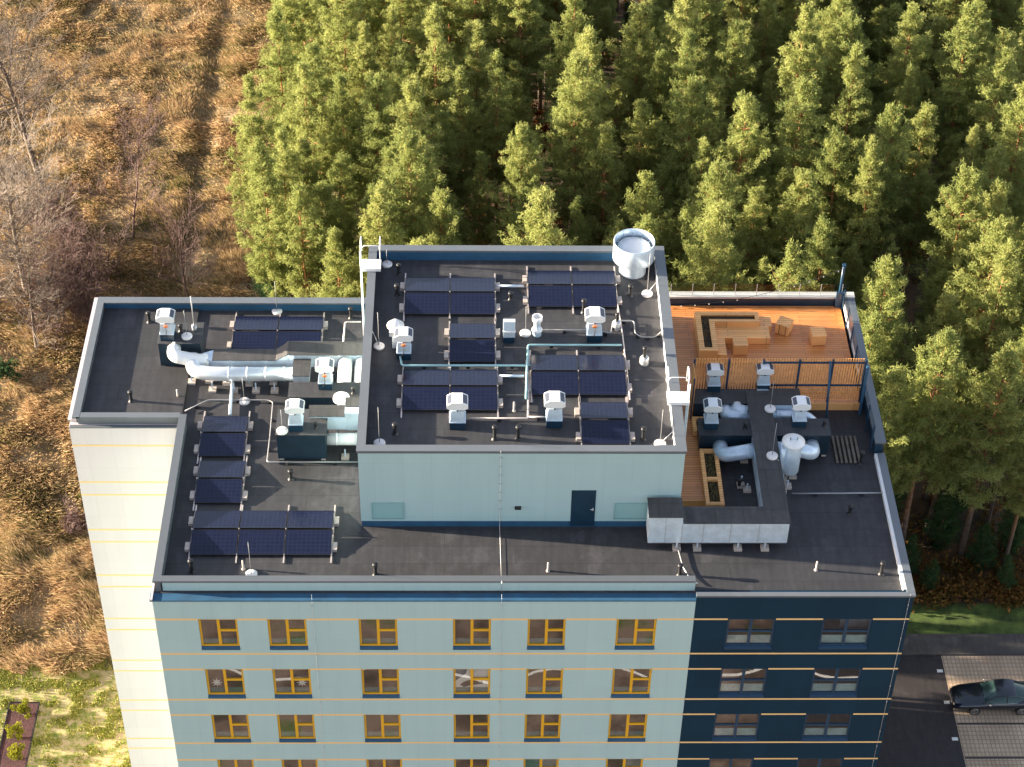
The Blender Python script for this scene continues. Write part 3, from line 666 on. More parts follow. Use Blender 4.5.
T = Thing('rectangular_duct', 'long beige-lit duct on the left roof running to the penthouse wall', 'duct', (4, 14, RZ))
mb = MB(); mb.box(1.25, 4.15, 13.55, 14.25, 0, .55)
mb.hexa([(4.152,13.55,0),(4.7,13.6,.1),(4.7,14.45,.1),(4.152,14.25,0),(4.152,13.55,.55),(4.7,13.6,.85),(4.7,14.45,.85),(4.152,14.25,.55)])
mb.box(4.702, 8.44, 13.6, 14.45, .1, .85); mb.box(5.02, 5.75, 12.4, 13.598, .1, .62)
mb.hexa([(.75,13.65,.05),(1.248,13.55,.0),(1.248,14.25,.0),(.75,14.1,.05),(.75,13.65,.5),(1.248,13.55,.55),(1.248,14.25,.55),(.75,14.1,.5)])
T.part('casing', mb, galv)
mb = MB(); mb.box(1.25, 4.15, 13.5, 14.3, .552, .585)
mb.hexa([(4.152,13.5,.552),(4.7,13.55,.852),(4.7,14.5,.852),(4.152,14.3,.552),(4.152,13.5,.585),(4.7,13.55,.885),(4.7,14.5,.885),(4.152,14.3,.585)])
mb.box(4.702, 8.44, 13.55, 14.5, .852, .885); mb.box(4.98, 5.79, 12.36, 13.548, .622, .655); T.part('top_cover', mb, felt_duct)
footblocks(T, [(.25,13.3),(1.05,13.4),(1.85,13.25),(2.9,13.2),(4.0,13.3),(6.6,13.4)], .05)
round_duct('white round duct leaving the front of the low left unit as an elbow', [([(-.55,14.4,.62),(-.55,13.75,.62),(.6,13.75,.34),(1.0,13.85,.3)],.31)], (-.3,13.9,RZ), 'round metal ducts', white_metal)
round_duct('long white round duct lying along the front of the beige-lit duct', [([(.35,14.0,.35),(.35,13.15,.25),(1.2,13.0,.2),(5.0,13.0,.2)],.33)], (2.5,13,RZ), 'round metal ducts', mat('pale_duct', (.70,.74,.78), .32, .45, noise=.06), feet=([(1.25,12.75),(2.25,12.72),(3.25,12.72),(4.1,12.72)],-.1))
round_duct('pair of white round ducts dropping to the unit beside the penthouse', [([(7.35,13.6,.45),(7.35,12.6,.4),(7.35,11.75,.3)],.32),([(8.08,13.6,.45),(8.08,12.6,.4),(8.08,11.75,.3)],.30)], (7.7,12.5,RZ), 'round metal ducts', white_metal)
T = Thing('rectangular_duct', 'flat beige-topped duct beside the ventilator nearest the penthouse corner', 'duct', (7,9.6,RZ))
mb = MB(); mb.box(6.0,7.55,9.2,9.75,.95,1.15) ; mb.box(7.552,8.44,9.2,10.1,.25,1.3); mb.box(6.76,7.55,9.15,9.75,.35,.948); T.part('casing', mb, galv)
mb = MB(); mb.box(5.95,7.56,9.12,9.85,1.152,1.19); mb.box(7.562,8.44,9.6,10.2,1.302,1.335); T.part('top_cover', mb, felt_duct)
footblocks(T, [(7.2,9.4)], .35)
round_duct('bright white round duct joining the front dark unit to the penthouse wall', [([(6.76,8.75,.15),(8.44,8.75,.15)],.27)], (7.6,8.75,RZ), 'round metal ducts', white_metal, feet=([(7.55,8.35)],-.1))
T = Thing('mushroom_vent', 'white domed cap vent behind the flat beige-topped duct', 'vent', (7.35,10.35,.8))
mb = MB(); mb.lathe((7.35,10.35,0), [(.2,.8),(.2,1.05),(.38,1.08),(.36,1.22),(.2,1.34),(0,1.38)], 22); T.part('dome', mb, white_metal)

# ---------------------------------------------------------------- penthouse roof vents
T = Thing('exhaust_stack', 'large open-topped steel exhaust stack at the rear right corner of the penthouse', 'stack', (20.56,16.65,PZ))
mb = MB(); mb.lathe((20.56,16.65,0), [(.62,PZ),(.62,4.15),(.66,4.18)], 36); T.part('neck', mb, galv)
mb = MB(); mb.lathe((20.56,16.65,0), [(.66,4.10),(.93,4.16),(.95,4.18),(.95,5.12),(.93,5.14),(.90,5.12),(.90,4.75)], 40); d = T.part('drum', mb, galv)
mb = MB(); mb.lathe((20.56,16.65,0), [(.74,4.70),(.74,4.80),(.4,4.85),(0,4.88)], 36); T.part('damper_disc', mb, white_metal)
mb = MB()
for k in range(12):
    a = k*math.pi/6; c, s_ = math.cos(a), math.sin(a); mb.tube([(20.56+c*.74,16.65+s_*.74,4.76),(20.56+c*.9,16.65+s_*.9,4.76)], .02, 5)
    mb.tube([(20.56+c*.89,16.65+s_*.89,4.7),(20.56+c*.89,16.65+s_*.89,5.12)], .015, 5)
T.part('stay', mb, galv, parent=d)
T = Thing('gooseneck_duct', 'square galvanised gooseneck duct standing between the panel arrays on the penthouse', 'duct', tuple(at(509,343.5,PZ)))
p = at(509,343.5,PZ); x, y = p.x, p.y
mb = MB(); w = .26
prof = [(y+.55,PZ),(y+.55,PZ+.95)]+[(y+.55-.55+.55*math.cos(a), PZ+.75+.5*math.sin(a)) for a in [.3,.6,.9,1.2,1.57]]+[(y-.02,PZ+1.1),(y-.02,PZ+.75),(y+.1,PZ+.7),(y+.1,PZ)]
mb.prism([(y+.55,PZ+.3),(y+.55,PZ+.8),(y+.48,PZ+1.02),(y+.32,PZ+1.16),(y+.05,PZ+1.2),(y-.02,PZ+.72),(y+.05,PZ+.3)][::-1], 'x', x-w, x+w); T.part('elbow', mb, galv)
mb = MB(); mb.box(x-.24, x+.24, y+.03, y+.53, PZ, PZ+.3); T.part('base', mb, navy_plain)
mb = MB(); mb.box(x-w-.02, x+w+.02, y-.05, y+.07, PZ+.66, PZ+.72); T.part('flange', mb, white_metal)
p = at(537,337.5,PZ); x, y = p.x, p.y+.2
T = Thing('round_vent', 'small galvanised round vent with white rings, right of the gooseneck duct', 'vent', (x,y,PZ))
mb = MB(); mb.lathe((x,y,PZ), [(.2,0),(.2,.30),(.15,.34),(.15,.85)], 18); T.part('pipe', mb, galv)
mb = MB(); mb.lathe((x,y,PZ), [(.15,.30),(.24,.27),(.24,.32),(.16,.36)], 18); T.part('collar', mb, white_metal)
mb = MB(); mb.lathe((x,y,PZ), [(.15,.72),(.23,.85),(.23,1.05),(.19,1.05),(.18,.9),(0,.86)], 18); T.part('cowl', mb, white_metal)
p = at(396,349,PZ); x, y = p.x, p.y+.25
T = Thing('mushroom_vent', 'white mushroom cap vent on a pale box at the left side of the penthouse roof', 'vent', (x,y,PZ))
mb = MB(); mb.box(x-.16,x+.16,y-.2,y+.2,PZ,PZ+.75); T.part('shaft', mb, white_metal)
mb = MB(); mb.box(x-.28,x+.28,y-.28,y+.28,PZ+.75,PZ+.98); T.part('box', mb, alu)
mb = MB(); mb.lathe((x,y,PZ), [(.12,.98),(.12,1.12),(.38,1.14),(.38,1.18),(.15,1.28),(.14,1.42),(.0,1.46)], 24); T.part('cap', mb, white_metal)

# ---------------------------------------------------------------- vent pipes, lightning rods
def vent_pipe(label, px, py, z, h=.62, r=.075, m=black_pl, base=None):
    p = at(px, py, z); t = Thing('vent_pipe', label, 'vent pipe', tuple(p), 'slim vent pipes on the roofs')
    if base:
        mb = MB(); mb.lathe(p, [(.20,0),(.20,.32),(.15,.40),(.0,.40)], 14); t.part('base', mb, base)
    mb = MB(); mb.lathe(p, [(r*1.9,.0),(r*1.2,.06),(r,.1),(r,h-.14)], 12); t.part('pipe', mb, m)
    mb = MB(); mb.lathe(p, [(r,h-.16),(r*1.5,h-.14),(r*1.5,h-.02),(r*.9,h),(0,h)], 12); t.part('cap', mb, black_pl)
VP = [('black vent pipe near the rear parapet at the far left of the wing',149.5,322,-.504,.62),('black vent pipe near the front of the left wing, casting a long shadow',131.5,401,-.504,.62),
('black vent pipe by the rear parapet just left of the penthouse',351,318,RZ,.65),('short vent pipe at the right rear of the far-left ventilator',181,331,.92,.4),
('vent pipe with sunlit base in front of the dark unit nearest the penthouse',291,479,RZ,.55),('black vent pipe at the front left corner below the three-column panels',192,572,RZ,.75),
('black vent pipe behind the front parapet below the penthouse left corner',375.5,575,RZ,.7),('black vent pipe by the step where the front parapet ends',679.5,575,RZ,.65),
('black vent pipe near the end of the raised right parapet',860.5,463.5,RZ,.75),('black vent pipe alone on the right roof in front of the conduit',849.5,514,RZ,.55),
('black vent pipe near the front right corner of the navy roof',881,574,RZ,.72),('vent pipe in the dark court enclosed by the big duct',739,487,RZ,.5),
('black vent pipe next to the tripod rod at the rear left of the penthouse',399,274.5,PZ,.62),('black vent pipe at the rear left corner of the left panel array',397,295,PZ,.62),
('thin vent pipe between the two rear panel arrays on the penthouse',510.5,299,PZ,.4),('black vent pipe in front of the two-column left array near the penthouse front',395,434,PZ,.6),
('vent pipe with pale shaft right of the front left ventilator on the penthouse',494.5,439,PZ,.75),('vent pipe with dark shaft, second right of the front left ventilator',518,439,PZ,.75),
('tall vent pipe overlapping the front edge of the rear right array',583.5,312.5,PZ,.75),('black vent pipe at the foot of the exhaust stack',630,296,PZ,.65),
('black vent pipe right of the single-panel array near the right ladder',643,439,PZ,.65)]
for l, a, b, z, h in VP: vent_pipe(l, a, b, z, h)
vent_pipe('black vent pipe on a round grey base near the right penthouse parapet', 644, 363.5, PZ, .95, .07, black_pl, alu)
vent_pipe('cable gooseneck on a round grey base right of the stickered ventilator', 616.5, 328, PZ, .85, .06, black_pl, alu)
vent_pipe('small vent on the left half of the navy unit top', 745, 428, .76, .35, .06); vent_pipe('small vent on the right end of the navy unit top', 824, 426, .76, .35, .06)
vent_pipe('small black vent on the top of the half hidden left unit', 353.5, 393, .80, .35, .06); vent_pipe('small black vent on the dark unit right of the silver-hooded ventilator', 316, 428, 1.0, .35, .06)
for l, a, b, z in (('thin pale marker post on the left wing roof',178,398,RZ),('thin pale marker post behind the front parapet under the penthouse door',548,571,RZ),('pale marker post near the front right corner of the navy roof',816,570,RZ),('short post near the front edge under the left panels',243.5,569,RZ),('pale marker post beside the pipe in the middle of the penthouse roof',514,411,PZ)):
    p = at(a, b, z); t = Thing('marker_post', l, 'post', tuple(p), 'pale marker posts')
    mb = MB(); mb.lathe(p, [(.09,0),(.045,.05),(.045,.50),(.03,.52),(0,.52)], 8); t.part('post', mb, concrete)
def rod(label, px, py, z, h, cable=None):
    p = at(px, py, z); t = Thing('lightning_rod', label, 'lightning rod', tuple(p), 'lightning rods on round ballast discs')
    mb = MB(); mb.lathe(p, [(.24,0),(.25,.03),(.25,.08),(.20,.11),(0,.12)], 22); t.part('ballast_disc', mb, mat_disc)
    mb = MB(); mb.tube([p+Vector((0,0,.1)), p+Vector((0,0,h))], [.017,.010], 6); t.part('rod', mb, rod_m)
    if cable:
        mb = MB(); mb.tube(bend([p+Vector((0,0,.06))]+[Vector(c) for c in cable], .1, 3), .014, 5); t.part('cable', mb, alu)
rod_m = mat('rod_metal', (.33,.33,.34), .45, .5)
mat_disc = mat('rod_ballast', (.74,.70,.68), .6, noise=.06)
rod('lightning rod by the left parapet of the penthouse, tied to the coping', 379, 347, PZ, 2.0, [(8.78,11.6,3.97)])
rod('lightning rod in the front left corner of the penthouse roof', 379.5, 444, PZ, 2.1)
rod('lightning rod beside the gooseneck duct on the penthouse', 525.5, 334, PZ, 1.6)
rod('lightning rod in front of the big exhaust stack', 647, 294.5, PZ, 2.4, [(21.65,15.3,3.98)])
rod('lightning rod in the front right corner of the penthouse roof', 660, 444.5, PZ, 2.0, [(21.6,5.3,3.98)])
rod('lightning rod in the rear left corner of the penthouse roof', 387, 265, PZ, .9)
rod('lightning rod near the rear parapet above the left array', 277, 312, RZ, 1.9)
rod('lightning rod in front of the long white round duct', 244.5, 402, RZ, 1.5)
rod('lightning rod at the rear left of the dark unit nearest the penthouse', 282.5, 431.5, 1.0, 1.3)
rod('lightning rod at the front parapet under the left panels', 251.5, 575, RZ, 2.0)
rod('lightning rod on top of the low unit at the far left', 187, 337, .92, 1.6)
rod('lightning rod at the far end of the big dark duct', 770, 409.5, 1.01, 1.7)
rod('lightning rod in the middle of the big dark duct', 772, 456.5, 1.01, 2.0, [(26.5,6.5,1.0),(26.9,6.3,.2)])
T = Thing('mast', 'thin pale mast rising from the unit at the far left', 'mast', (.30,15.3,.92))
mb = MB(); mb.tube([(.30,15.3,.92),(.30,15.3,2.9)], .03, 6); mb.lathe((.30,15.3,.92), [(.12,0),(.12,.25),(0,.27)], 10); T.part('pole', mb, rod_m)

# ---------------------------------------------------------------- solar arrays: pairs of panels tilted back to back
def array(label, x0, yf, n, z, cw=2.03, nrow=2):
    t = Thing('solar_array', label, 'solar array', (x0+n*cw/2, yf+1.25, z), 'solar panel arrays on the roofs')
    zb = z+.13; zr = zb+.21; g = .03; yr = yf+1.22
    for i in range(n):
        xa, xb = x0+i*cw+.025, x0+(i+1)*cw-.025
        for (ya, za, yb, zbb) in ((yf, zb, yr, zr), (yr+.12, zr, yr+.12+1.22, zb)):
            th = .035
            mb = MB(); mb.hexa([(xa,ya,za-th),(xb,ya,za-th),(xb,yb,zbb-th),(xa,yb,zbb-th),(xa,ya,za),(xb,ya,za),(xb,yb,zbb),(xa,yb,zbb)])
            p = t.part('solar_panel', mb, panel_mat)
            f = .012; e = .004
            mb = MB()
            def bar(u0,u1,v0,v1):
                P = lambda u,v: (xa+(xb-xa)*u, ya+(yb-ya)*v, za+(zbb-za)*v)
                q = [P(u0,v0),P(u1,v0),P(u1,v1),P(u0,v1)]
                mb.hexa([(a,b,c-.03) for a,b,c in q]+[(a,b,c+e) for a,b,c in q])
            bar(-.004,.004,-.01,1.01); bar(.996,1.004,-.01,1.01); bar(.004,.996,-.01,.006); bar(.004,.996,.994,1.01)
            t.part('frame', mb, black_pl, parent=p)
    for i in range(n+1):
        x = x0+i*cw
        mb = MB(); mb.box(x-.03, x+.03, yf-.42, yr+1.75, z+.02, z+.07); mb.box(x-.02,x+.02,yf-.02,yf+.05,z+.07,zb); mb.box(x-.02,x+.02,yr+.03,yr+.09,z+.07,zr+.03); mb.box(x-.02,x+.02,yr+1.3,yr+1.36,z+.07,zb)
        t.part('rail', mb, rail_mat)
    for sx, x in ((-1, x0-.12), (1, x0+n*cw+.12)):
        for y in (yr-.75, yr+.75):
            mb = MB(); mb.box(x-.10, x+.10, y-.22, y+.22, z+.0, z+.16); t.part('ballast_block', mb, concrete)
rail_mat = mat('mounting_rail', (.58,.51,.48), .4, .5, noise=.1)
array('solar array on the left wing partly hidden behind the beige-lit duct', 1.86, 15.33, 2, RZ, 2.1)
array('single-column solar array nearest the parapet corner of the left wing', 1.05, 8.34, 1, RZ)
array('single-column solar array in the middle of the left roof column', 1.17, 5.45, 1, RZ)
array('three-column solar array at the front left of the main roof', 1.28, 2.40, 3, RZ, 1.99)
array('four-panel solar array at the rear left of the penthouse roof', 10.10, 13.38, 2, PZ, 2.05)
array('two-panel solar array in the middle left of the penthouse roof', 12.15, 10.15, 1, PZ, 2.03)
array('four-panel solar array at the front left of the penthouse roof', 10.16, 7.05, 2, PZ, 2.05)
array('four-panel solar array at the rear right of the penthouse roof', 15.69, 13.92, 2, PZ, 2.02)
array('four-panel solar array at the middle right of the penthouse roof', 15.71, 8.03, 2, PZ, 2.06)
array('two-panel solar array at the front right of the penthouse roof', 17.75, 4.98, 1, PZ, 2.03)

# ---------------------------------------------------------------- conduits and cable trays
def conduit(name, label, cat, pix, z, r=.035, m=None, feet=True):
    pts = [at(a, b, z) for a, b in pix]; t = Thing(name, label, cat, tuple(pts[0]-Vector((0,0,.1))), 'conduits and cable trays across the roofs')
    mb = MB(); mb.tube(bend(pts, .12, 3), r, 8); t.part('pipe', mb, m or rod_m)
    if feet:
        for a, b in zip(pts, pts[1:]):
            k = max(1, int((b-a).length/1.6))
            for j in range(k):
                q = a.lerp(b, (j+.5)/k); mb = MB(); mb.box(q.x-.08,q.x+.08,q.y-.08,q.y+.08,z-.13,z-r-.001); t.part('foot', mb, black_pl)
tealpipe = mat('teal_conduit', (.30,.50,.52), .4, .3)
conduit('conduit','teal conduit across the left half of the penthouse roof','conduit',[(398,346),(402,365.5),(534,365.5)],PZ+.2,.05,tealpipe)
conduit('conduit','teal conduit behind the middle right panels on the penthouse','conduit',[(526,399),(528,345),(622,345)],PZ+.2,.05,tealpipe)
conduit('conduit','pale conduit at the right of the front left ventilator, turning back between arrays','conduit',[(470,418.5),(528,418.5),(529,352)],PZ+.13,.045,rail_mat)
conduit('conduit','pale conduit from the front pipe corner to the front right ventilator','conduit',[(528.5,417),(549,417)],PZ+.13,.045,rail_mat)
conduit('conduit','thin conduit from the round vent to the stickered ventilator','conduit',[(541,330),(588,330)],PZ+.13,.03)
conduit('conduit','thin bent conduit leading to the right penthouse parapet','conduit',[(600,332),(611,333),(613,321),(634,321),(635,333),(641,337),(655,337),(662,331)],PZ+.13,.03)
conduit('cable_tray','short perforated tray between the rear arrays on the penthouse','cable tray',[(497,286),(524,286)],PZ+.12,.06,galv,False)
conduit('cable_tray','short perforated tray between the front left array and the long pipe','cable tray',[(499,376),(524,376)],PZ+.12,.06,galv,False)
conduit('conduit','pale pipe along the right edge of the right panel arrays','conduit',[(617,300),(622,330),(627,372),(630,400)],PZ+.13,.03,rail_mat)
conduit('conduit','conduit looping round the dark unit nearest the penthouse','conduit',[(185,411),(208,400),(268,400),(273,402),(270,436),(267,462),(358,462)],RZ+.13,.03)
conduit('conduit','conduit crossing the right roof to the parapet','conduit',[(792,493.5),(885,493)],RZ+.12,.035)
conduit('conduit','short pipe frame against the penthouse wall on the left roof','conduit',[(343,346),(345,322),(361,322)],RZ+.4,.04,rail_mat,False)
conduit('cable_tray','narrow vertical tray under the long white duct','cable tray',[(233,374),(230,415)],RZ+.15,.07,galv,False)
conduit('conduit','lightning cable beside the step in the front parapet','conduit',[(678,549),(683,567),(689,577),(698,584)],RZ+.1,.025,alu,False)

# ---------------------------------------------------------------- ladders with stile boxes
def ladder(label, x, y, side, zb):
    t = Thing('roof_ladder', label, 'ladder', (x, y, zb), 'white roof access ladders')
    xo = x+side*.38
    mb = MB()
    for dy in (-.24,.24): mb.tube([(xo,y+dy,zb),(xo,y+dy,PT+.9)], .03, 6)
    t.part('stiles', mb, white_metal)
    mb = MB(); z = zb+.3
    while z < PT+.1: mb.tube([(xo,y-.24,z),(xo,y+.24,z)], .018, 6); z += .3
    t.part('rungs', mb, white_metal)
    mb = MB(); mb.box(min(xo,x-side*.55), max(xo,x-side*.55), y-.55, y+.15, PT+.05, PT+.14)
    mb.box(min(xo,x-side*.55), max(xo,x-side*.55), y-.58, y-.552, PT+.0, PT+.16)
    t.part('platform', mb, white_metal)
    for dx in (xo, x-side*.5):
        mb = MB(); mb.tube(bend([(dx,y+.2,PT+.1),(dx,y+.25,PT+1.05),(dx,y+.95,PT+.95),(dx,y+.9,PT+.05)], .3, 4), .026, 6); t.part('hoop', mb, white_metal)
    mb = MB(); mb.tube(bend([(xo,y+.25,PT+.55),(xo+(-side)*.1,y+.3,PT+.8),(x-side*.45,y+.3,PT+.8),(x-side*.5,y+.25,PT+.55)], .2, 4), .022, 6); t.part('handrail', mb, white_metal)
ladder('white ladder with platform over the left wall of the penthouse', PX0, 16.4, -1, RZ)
ladder('white ladder with platform over the right wall of the penthouse by the terrace', PX1, 7.45, 1, DZ)
# ==== GROUND
# ---------------------------------------------------------------- ground, paths, parking
def vnoise(x, y, s, seed):
    x = x/s; y = y/s; xi = np.floor(x).astype(int); yi = np.floor(y).astype(int); fx = x-xi; fy = y-yi
    fx = fx*fx*(3-2*fx); fy = fy*fy*(3-2*fy)
    def h(a, b): return np.modf(np.abs(np.sin(a*127.1+b*311.7+seed*74.7)*43758.5453))[0]
    return (h(xi,yi)*(1-fx)+h(xi+1,yi)*fx)*(1-fy)+(h(xi,yi+1)*(1-fx)+h(xi+1,yi+1)*fx)*fy
def fbm(x, y, s, seed): return sum(vnoise(x, y, s/2**k, seed+k)/2**k for k in range(4))/1.875

def field_colour(nt, out_socket_target, stops, tint=None, greener=True):
    L = nt.links; geo = N(nt, 'ShaderNodeNewGeometry')
    n1 = N(nt, 'ShaderNodeTexNoise'); n1.inputs['Scale'].default_value = .16; n1.inputs['Detail'].default_value = 6; n1.inputs['Roughness'].default_value = .62
    L.new(geo.outputs['Position'], n1.inputs['Vector'])
    mp = N(nt, 'ShaderNodeMapping'); mp.inputs['Rotation'].default_value = (0,0,R_(-18)); mp.inputs['Scale'].default_value = (.35,1.3,1)
    L.new(geo.outputs['Position'], mp.inputs['Vector'])
    n2 = N(nt, 'ShaderNodeTexNoise'); n2.inputs['Scale'].default_value = .55; n2.inputs['Detail'].default_value = 5; L.new(mp.outputs[0], n2.inputs['Vector'])
    ad = N(nt, 'ShaderNodeMath', operation='MULTIPLY_ADD'); ad.inputs[1].default_value = .45; L.new(n2.outputs['Fac'], ad.inputs[0])
    sc = N(nt, 'ShaderNodeMath', operation='MULTIPLY'); sc.inputs[1].default_value = .55; L.new(n1.outputs['Fac'], sc.inputs[0]); L.new(sc.outputs[0], ad.inputs[2])
    fac = ad.outputs[0]
    if tint is not None:
        at_ = N(nt, 'ShaderNodeAttribute'); at_.attribute_name = 'tint'
        a2 = N(nt, 'ShaderNodeMath', operation='MULTIPLY_ADD'); a2.inputs[1].default_value = tint; L.new(at_.outputs['Fac'], a2.inputs[0])
        su = N(nt, 'ShaderNodeMath', operation='SUBTRACT'); su.inputs[1].default_value = tint*.5; L.new(fac, su.inputs[0]); L.new(su.outputs[0], a2.inputs[2]); fac = a2.outputs[0]
    c = ramp(nt, fac, stops)
    return c
field_stops = [(.33,(.15,.15,.05)), (.41,(.26,.18,.085)), (.47,(.40,.27,.135)), (.53,(.60,.43,.23)), (.59,(.74,.56,.33)), (.68,(.36,.22,.125))]
M = mat('field_soil', (.2,.12,.05), .95); nt = M.node_tree
nt.links.new(field_colour(nt, None, [(p, tuple(c*.38 for c in col)) for p, col in field_stops]), nt.nodes['Principled BSDF'].inputs['Base Color'])
field_m = M
mb = MB(); mb.quad((-900,-600,GZ-.35),(1000,-600,GZ-.35),(1000,1500,GZ-.35),(-900,1500,GZ-.35)); struct(mesh_obj('ground', mb, field_m))
def hgt(x, y):
    rows = np.sin((y*.95+x*.32+1.8*fbm(x,y,9,3))*1.7)*.17*(y > 40)
    return .38*fbm(x,y,6,1)+.30*fbm(x,y,1.6,2)+rows-.42
nx, ny = 150, 270; gx = np.linspace(-45, 8, nx); gy = np.linspace(21.5, 125, ny); X, Y = np.meshgrid(gx, gy)
Z = GZ+hgt(X, Y)+.12
def track(x, y): return np.exp(-((x+8.6-.03*(y-60)+.6*np.sin(y*.08))/.9)**2)*(y > 52)      # trodden strip through the field
Z -= track(X, Y)*.35
V = np.stack([X, Y, Z], -1).reshape(-1, 3); idx = np.arange(nx*ny).reshape(ny, nx)
F = np.stack([idx[:-1,:-1], idx[:-1,1:], idx[1:,1:], idx[1:,:-1]], -1).reshape(-1, 4)
struct(np_obj('field', V, F, field_m, smooth=True))
# dry grass
def blades(px, py, pz, h, lean_a, lean, wid, nrand):
    n = len(px); a = nrand.uniform(0, 2*np.pi, n); dx, dy = np.cos(a)*wid, np.sin(a)*wid
    lx, ly = np.cos(lean_a)*lean, np.sin(lean_a)*lean
    v = np.empty((n,5,3)); 
    v[:,0] = np.stack([px-dx,py-dy,pz],-1); v[:,1] = np.stack([px+dx,py+dy,pz],-1)
    v[:,2] = np.stack([px+dx*.8+lx*.4,py+dy*.8+ly*.4,pz+h*.6],-1); v[:,3] = np.stack([px-dx*.8+lx*.4,py-dy*.8+ly*.4,pz+h*.6],-1)
    v[:,4] = np.stack([px+lx,py+ly,pz+h],-1)
    b = np.arange(n)[:,None]*5
    f = np.concatenate([b+np.array([[0,1,2]]), b+np.array([[0,2,3]]), b+np.array([[3,2,4]])], 0)
    return v.reshape(-1,3), f
def in_view(x, y, z, mx=60):
    d = np.stack([x-CAM.x, y-CAM.y, z-CAM.z], -1); zc = d@np.array(cf); u = 512+FPX*(d@np.array(cr))/zc; v = 383.5-FPX*(d@np.array(cu))/zc
    return (u > -mx) & (u < 1024+mx) & (v > -mx-40) & (v < 767+mx)
n = 800000; gx = rng.uniform(-40, 4, n); gy = rng.uniform(19, 118, n)
keep = in_view(gx, gy, np.full(n, GZ+.0)) & ~((gx > -5.2) & (gy < 52)) & ~((gx > -1.5) & (gy > 45))
lawn_edge = 21.8+1.6*(fbm(gx, gy, 2.5, 9)-.5)*2
clump = fbm(gx, gy, 2.2, 21)
keep &= (gy > lawn_edge) & (rng.uniform(0,1,n) < np.clip((clump-.2)*3.0, .35, 1)) & (rng.uniform(0,1,n) > track(gx, gy)*.7)
gx, gy, clump = gx[keep], gy[keep], clump[keep]; n = len(gx)
gh = (.18+.75*np.clip(clump-.3,0,1)*rng.uniform(.6,1.3,n))*np.where(gy < 45, 1.35, 1.0)
wa = fbm(gx, gy, 5, 33)*7+rng.normal(0,.5,n)
v, f = blades(gx, gy, GZ+hgt(gx,gy)+.08-track(gx,gy)*.3, gh, wa, gh*rng.uniform(.6,1.6,n), rng.uniform(.014,.042,n), rng)
gm = bpy.data.materials.new('dry_grass'); gm.use_nodes = True; nt = gm.node_tree; nt.nodes.remove(nt.nodes['Principled BSDF'])
gc = field_colour(nt, None, field_stops, .35); d_ = N(nt,'ShaderNodeBsdfDiffuse'); t_ = N(nt,'ShaderNodeBsdfTranslucent'); m_ = N(nt,'ShaderNodeMixShader'); m_.inputs[0].default_value = .4
nt.links.new(gc, d_.inputs[0]); nt.links.new(gc, t_.inputs[0]); nt.links.new(d_.outputs[0], m_.inputs[1]); nt.links.new(t_.outputs[0], m_.inputs[2]); nt.links.new(m_.outputs[0], nt.nodes['Material Output'].inputs[0])
tint = np.repeat(rng.uniform(0,1,n), 5)
struct(np_obj('dry_grass', v, f, gm, attr=tint), 'stuff')
# lawn by the white wall
lawn_m = mat('lawn', (.1,.12,.03), .95); nt = lawn_m.node_tree; geo = N(nt,'ShaderNodeNewGeometry')
n1 = N(nt,'ShaderNodeTexNoise'); n1.inputs['Scale'].default_value = 1.9; n1.inputs['Detail'].default_value = 8; n1.inputs['Roughness'].default_value = .7; nt.links.new(geo.outputs['Position'], n1.inputs['Vector'])
nt.links.new(ramp(nt, n1.outputs['Fac'], [(.36,(.10,.14,.02)),(.45,(.20,.21,.05)),(.52,(.33,.28,.13)),(.7,(.40,.32,.18))]), nt.nodes['Principled BSDF'].inputs['Base Color'])
nx, ny = 60, 60; gx = np.linspace(-40, -4.0, nx); gy = np.linspace(-30, 22.6, ny); X, Y = np.meshgrid(gx, gy); Zl = GZ+.10*fbm(X,Y,3,5)-.02
idx = np.arange(nx*ny).reshape(ny, nx); F = np.stack([idx[:-1,:-1], idx[:-1,1:], idx[1:,1:], idx[1:,:-1]], -1).reshape(-1, 4)
struct(np_obj('lawn', np.stack([X,Y,Zl],-1).reshape(-1,3), F, lawn_m, smooth=True))
n = 110000; gx = rng.uniform(-17, -5.2, n); gy = rng.uniform(12, 23.2, n); c = fbm(gx,gy,.7,41)
keep = in_view(gx,gy,np.full(n,GZ+.1)) & (rng.uniform(0,1,n) < np.clip((c-.45)*4+.8*(gy>21.4), .03, 1)) & ~((gx>-13.75)&(gx<-11.95)&(gy<19.0)) & (gy < 21.9+1.6*(fbm(gx,gy,2.5,9)-.5)*2+.4)
gx, gy = gx[keep], gy[keep]; n = len(gx); gh = rng.uniform(.05,.16,n)
v, f = blades(gx, gy, GZ+.10*fbm(gx,gy,3,5)-.03, gh, rng.uniform(0,6.3,n), gh*.6, rng.uniform(.015,.04,n), rng)
gm2 = mat('green_grass', (.1,.14,.02), .7, spec=.2); nt = gm2.node_tree; a_ = N(nt,'ShaderNodeAttribute'); a_.attribute_name = 'tint'
nt.links.new(ramp(nt, a_.outputs['Fac'], [(0,(.12,.18,.02)),(.6,(.30,.31,.05)),(1,(.46,.40,.13))]), nt.nodes['Principled BSDF'].inputs['Base Color'])
struct(np_obj('lawn_grass', v, f, gm2, attr=np.repeat(rng.uniform(0,1,n),5)), 'stuff')
# mulch bed with shrubs
mulch = mat('bark_mulch', (.06,.022,.022), .95, noise=.7, nscale=9, bump=.8)
T = Thing('mulch_bed', 'narrow bed of red-brown bark mulch at the lower left', 'flower bed', (-12.85,15,GZ))
mb = MB(); mb.box(-13.68,-12.05,4,18.9,GZ-.1,GZ+.13); T.part('mulch', mb, mulch)
mb = MB(); mb.box(-13.74,-13.685,4,18.95,GZ-.1,GZ+.17); mb.box(-12.045,-11.99,4,18.95,GZ-.1,GZ+.17); mb.box(-13.685,-12.045,18.905,18.95,GZ-.1,GZ+.17); T.part('edging', mb, black_pl)

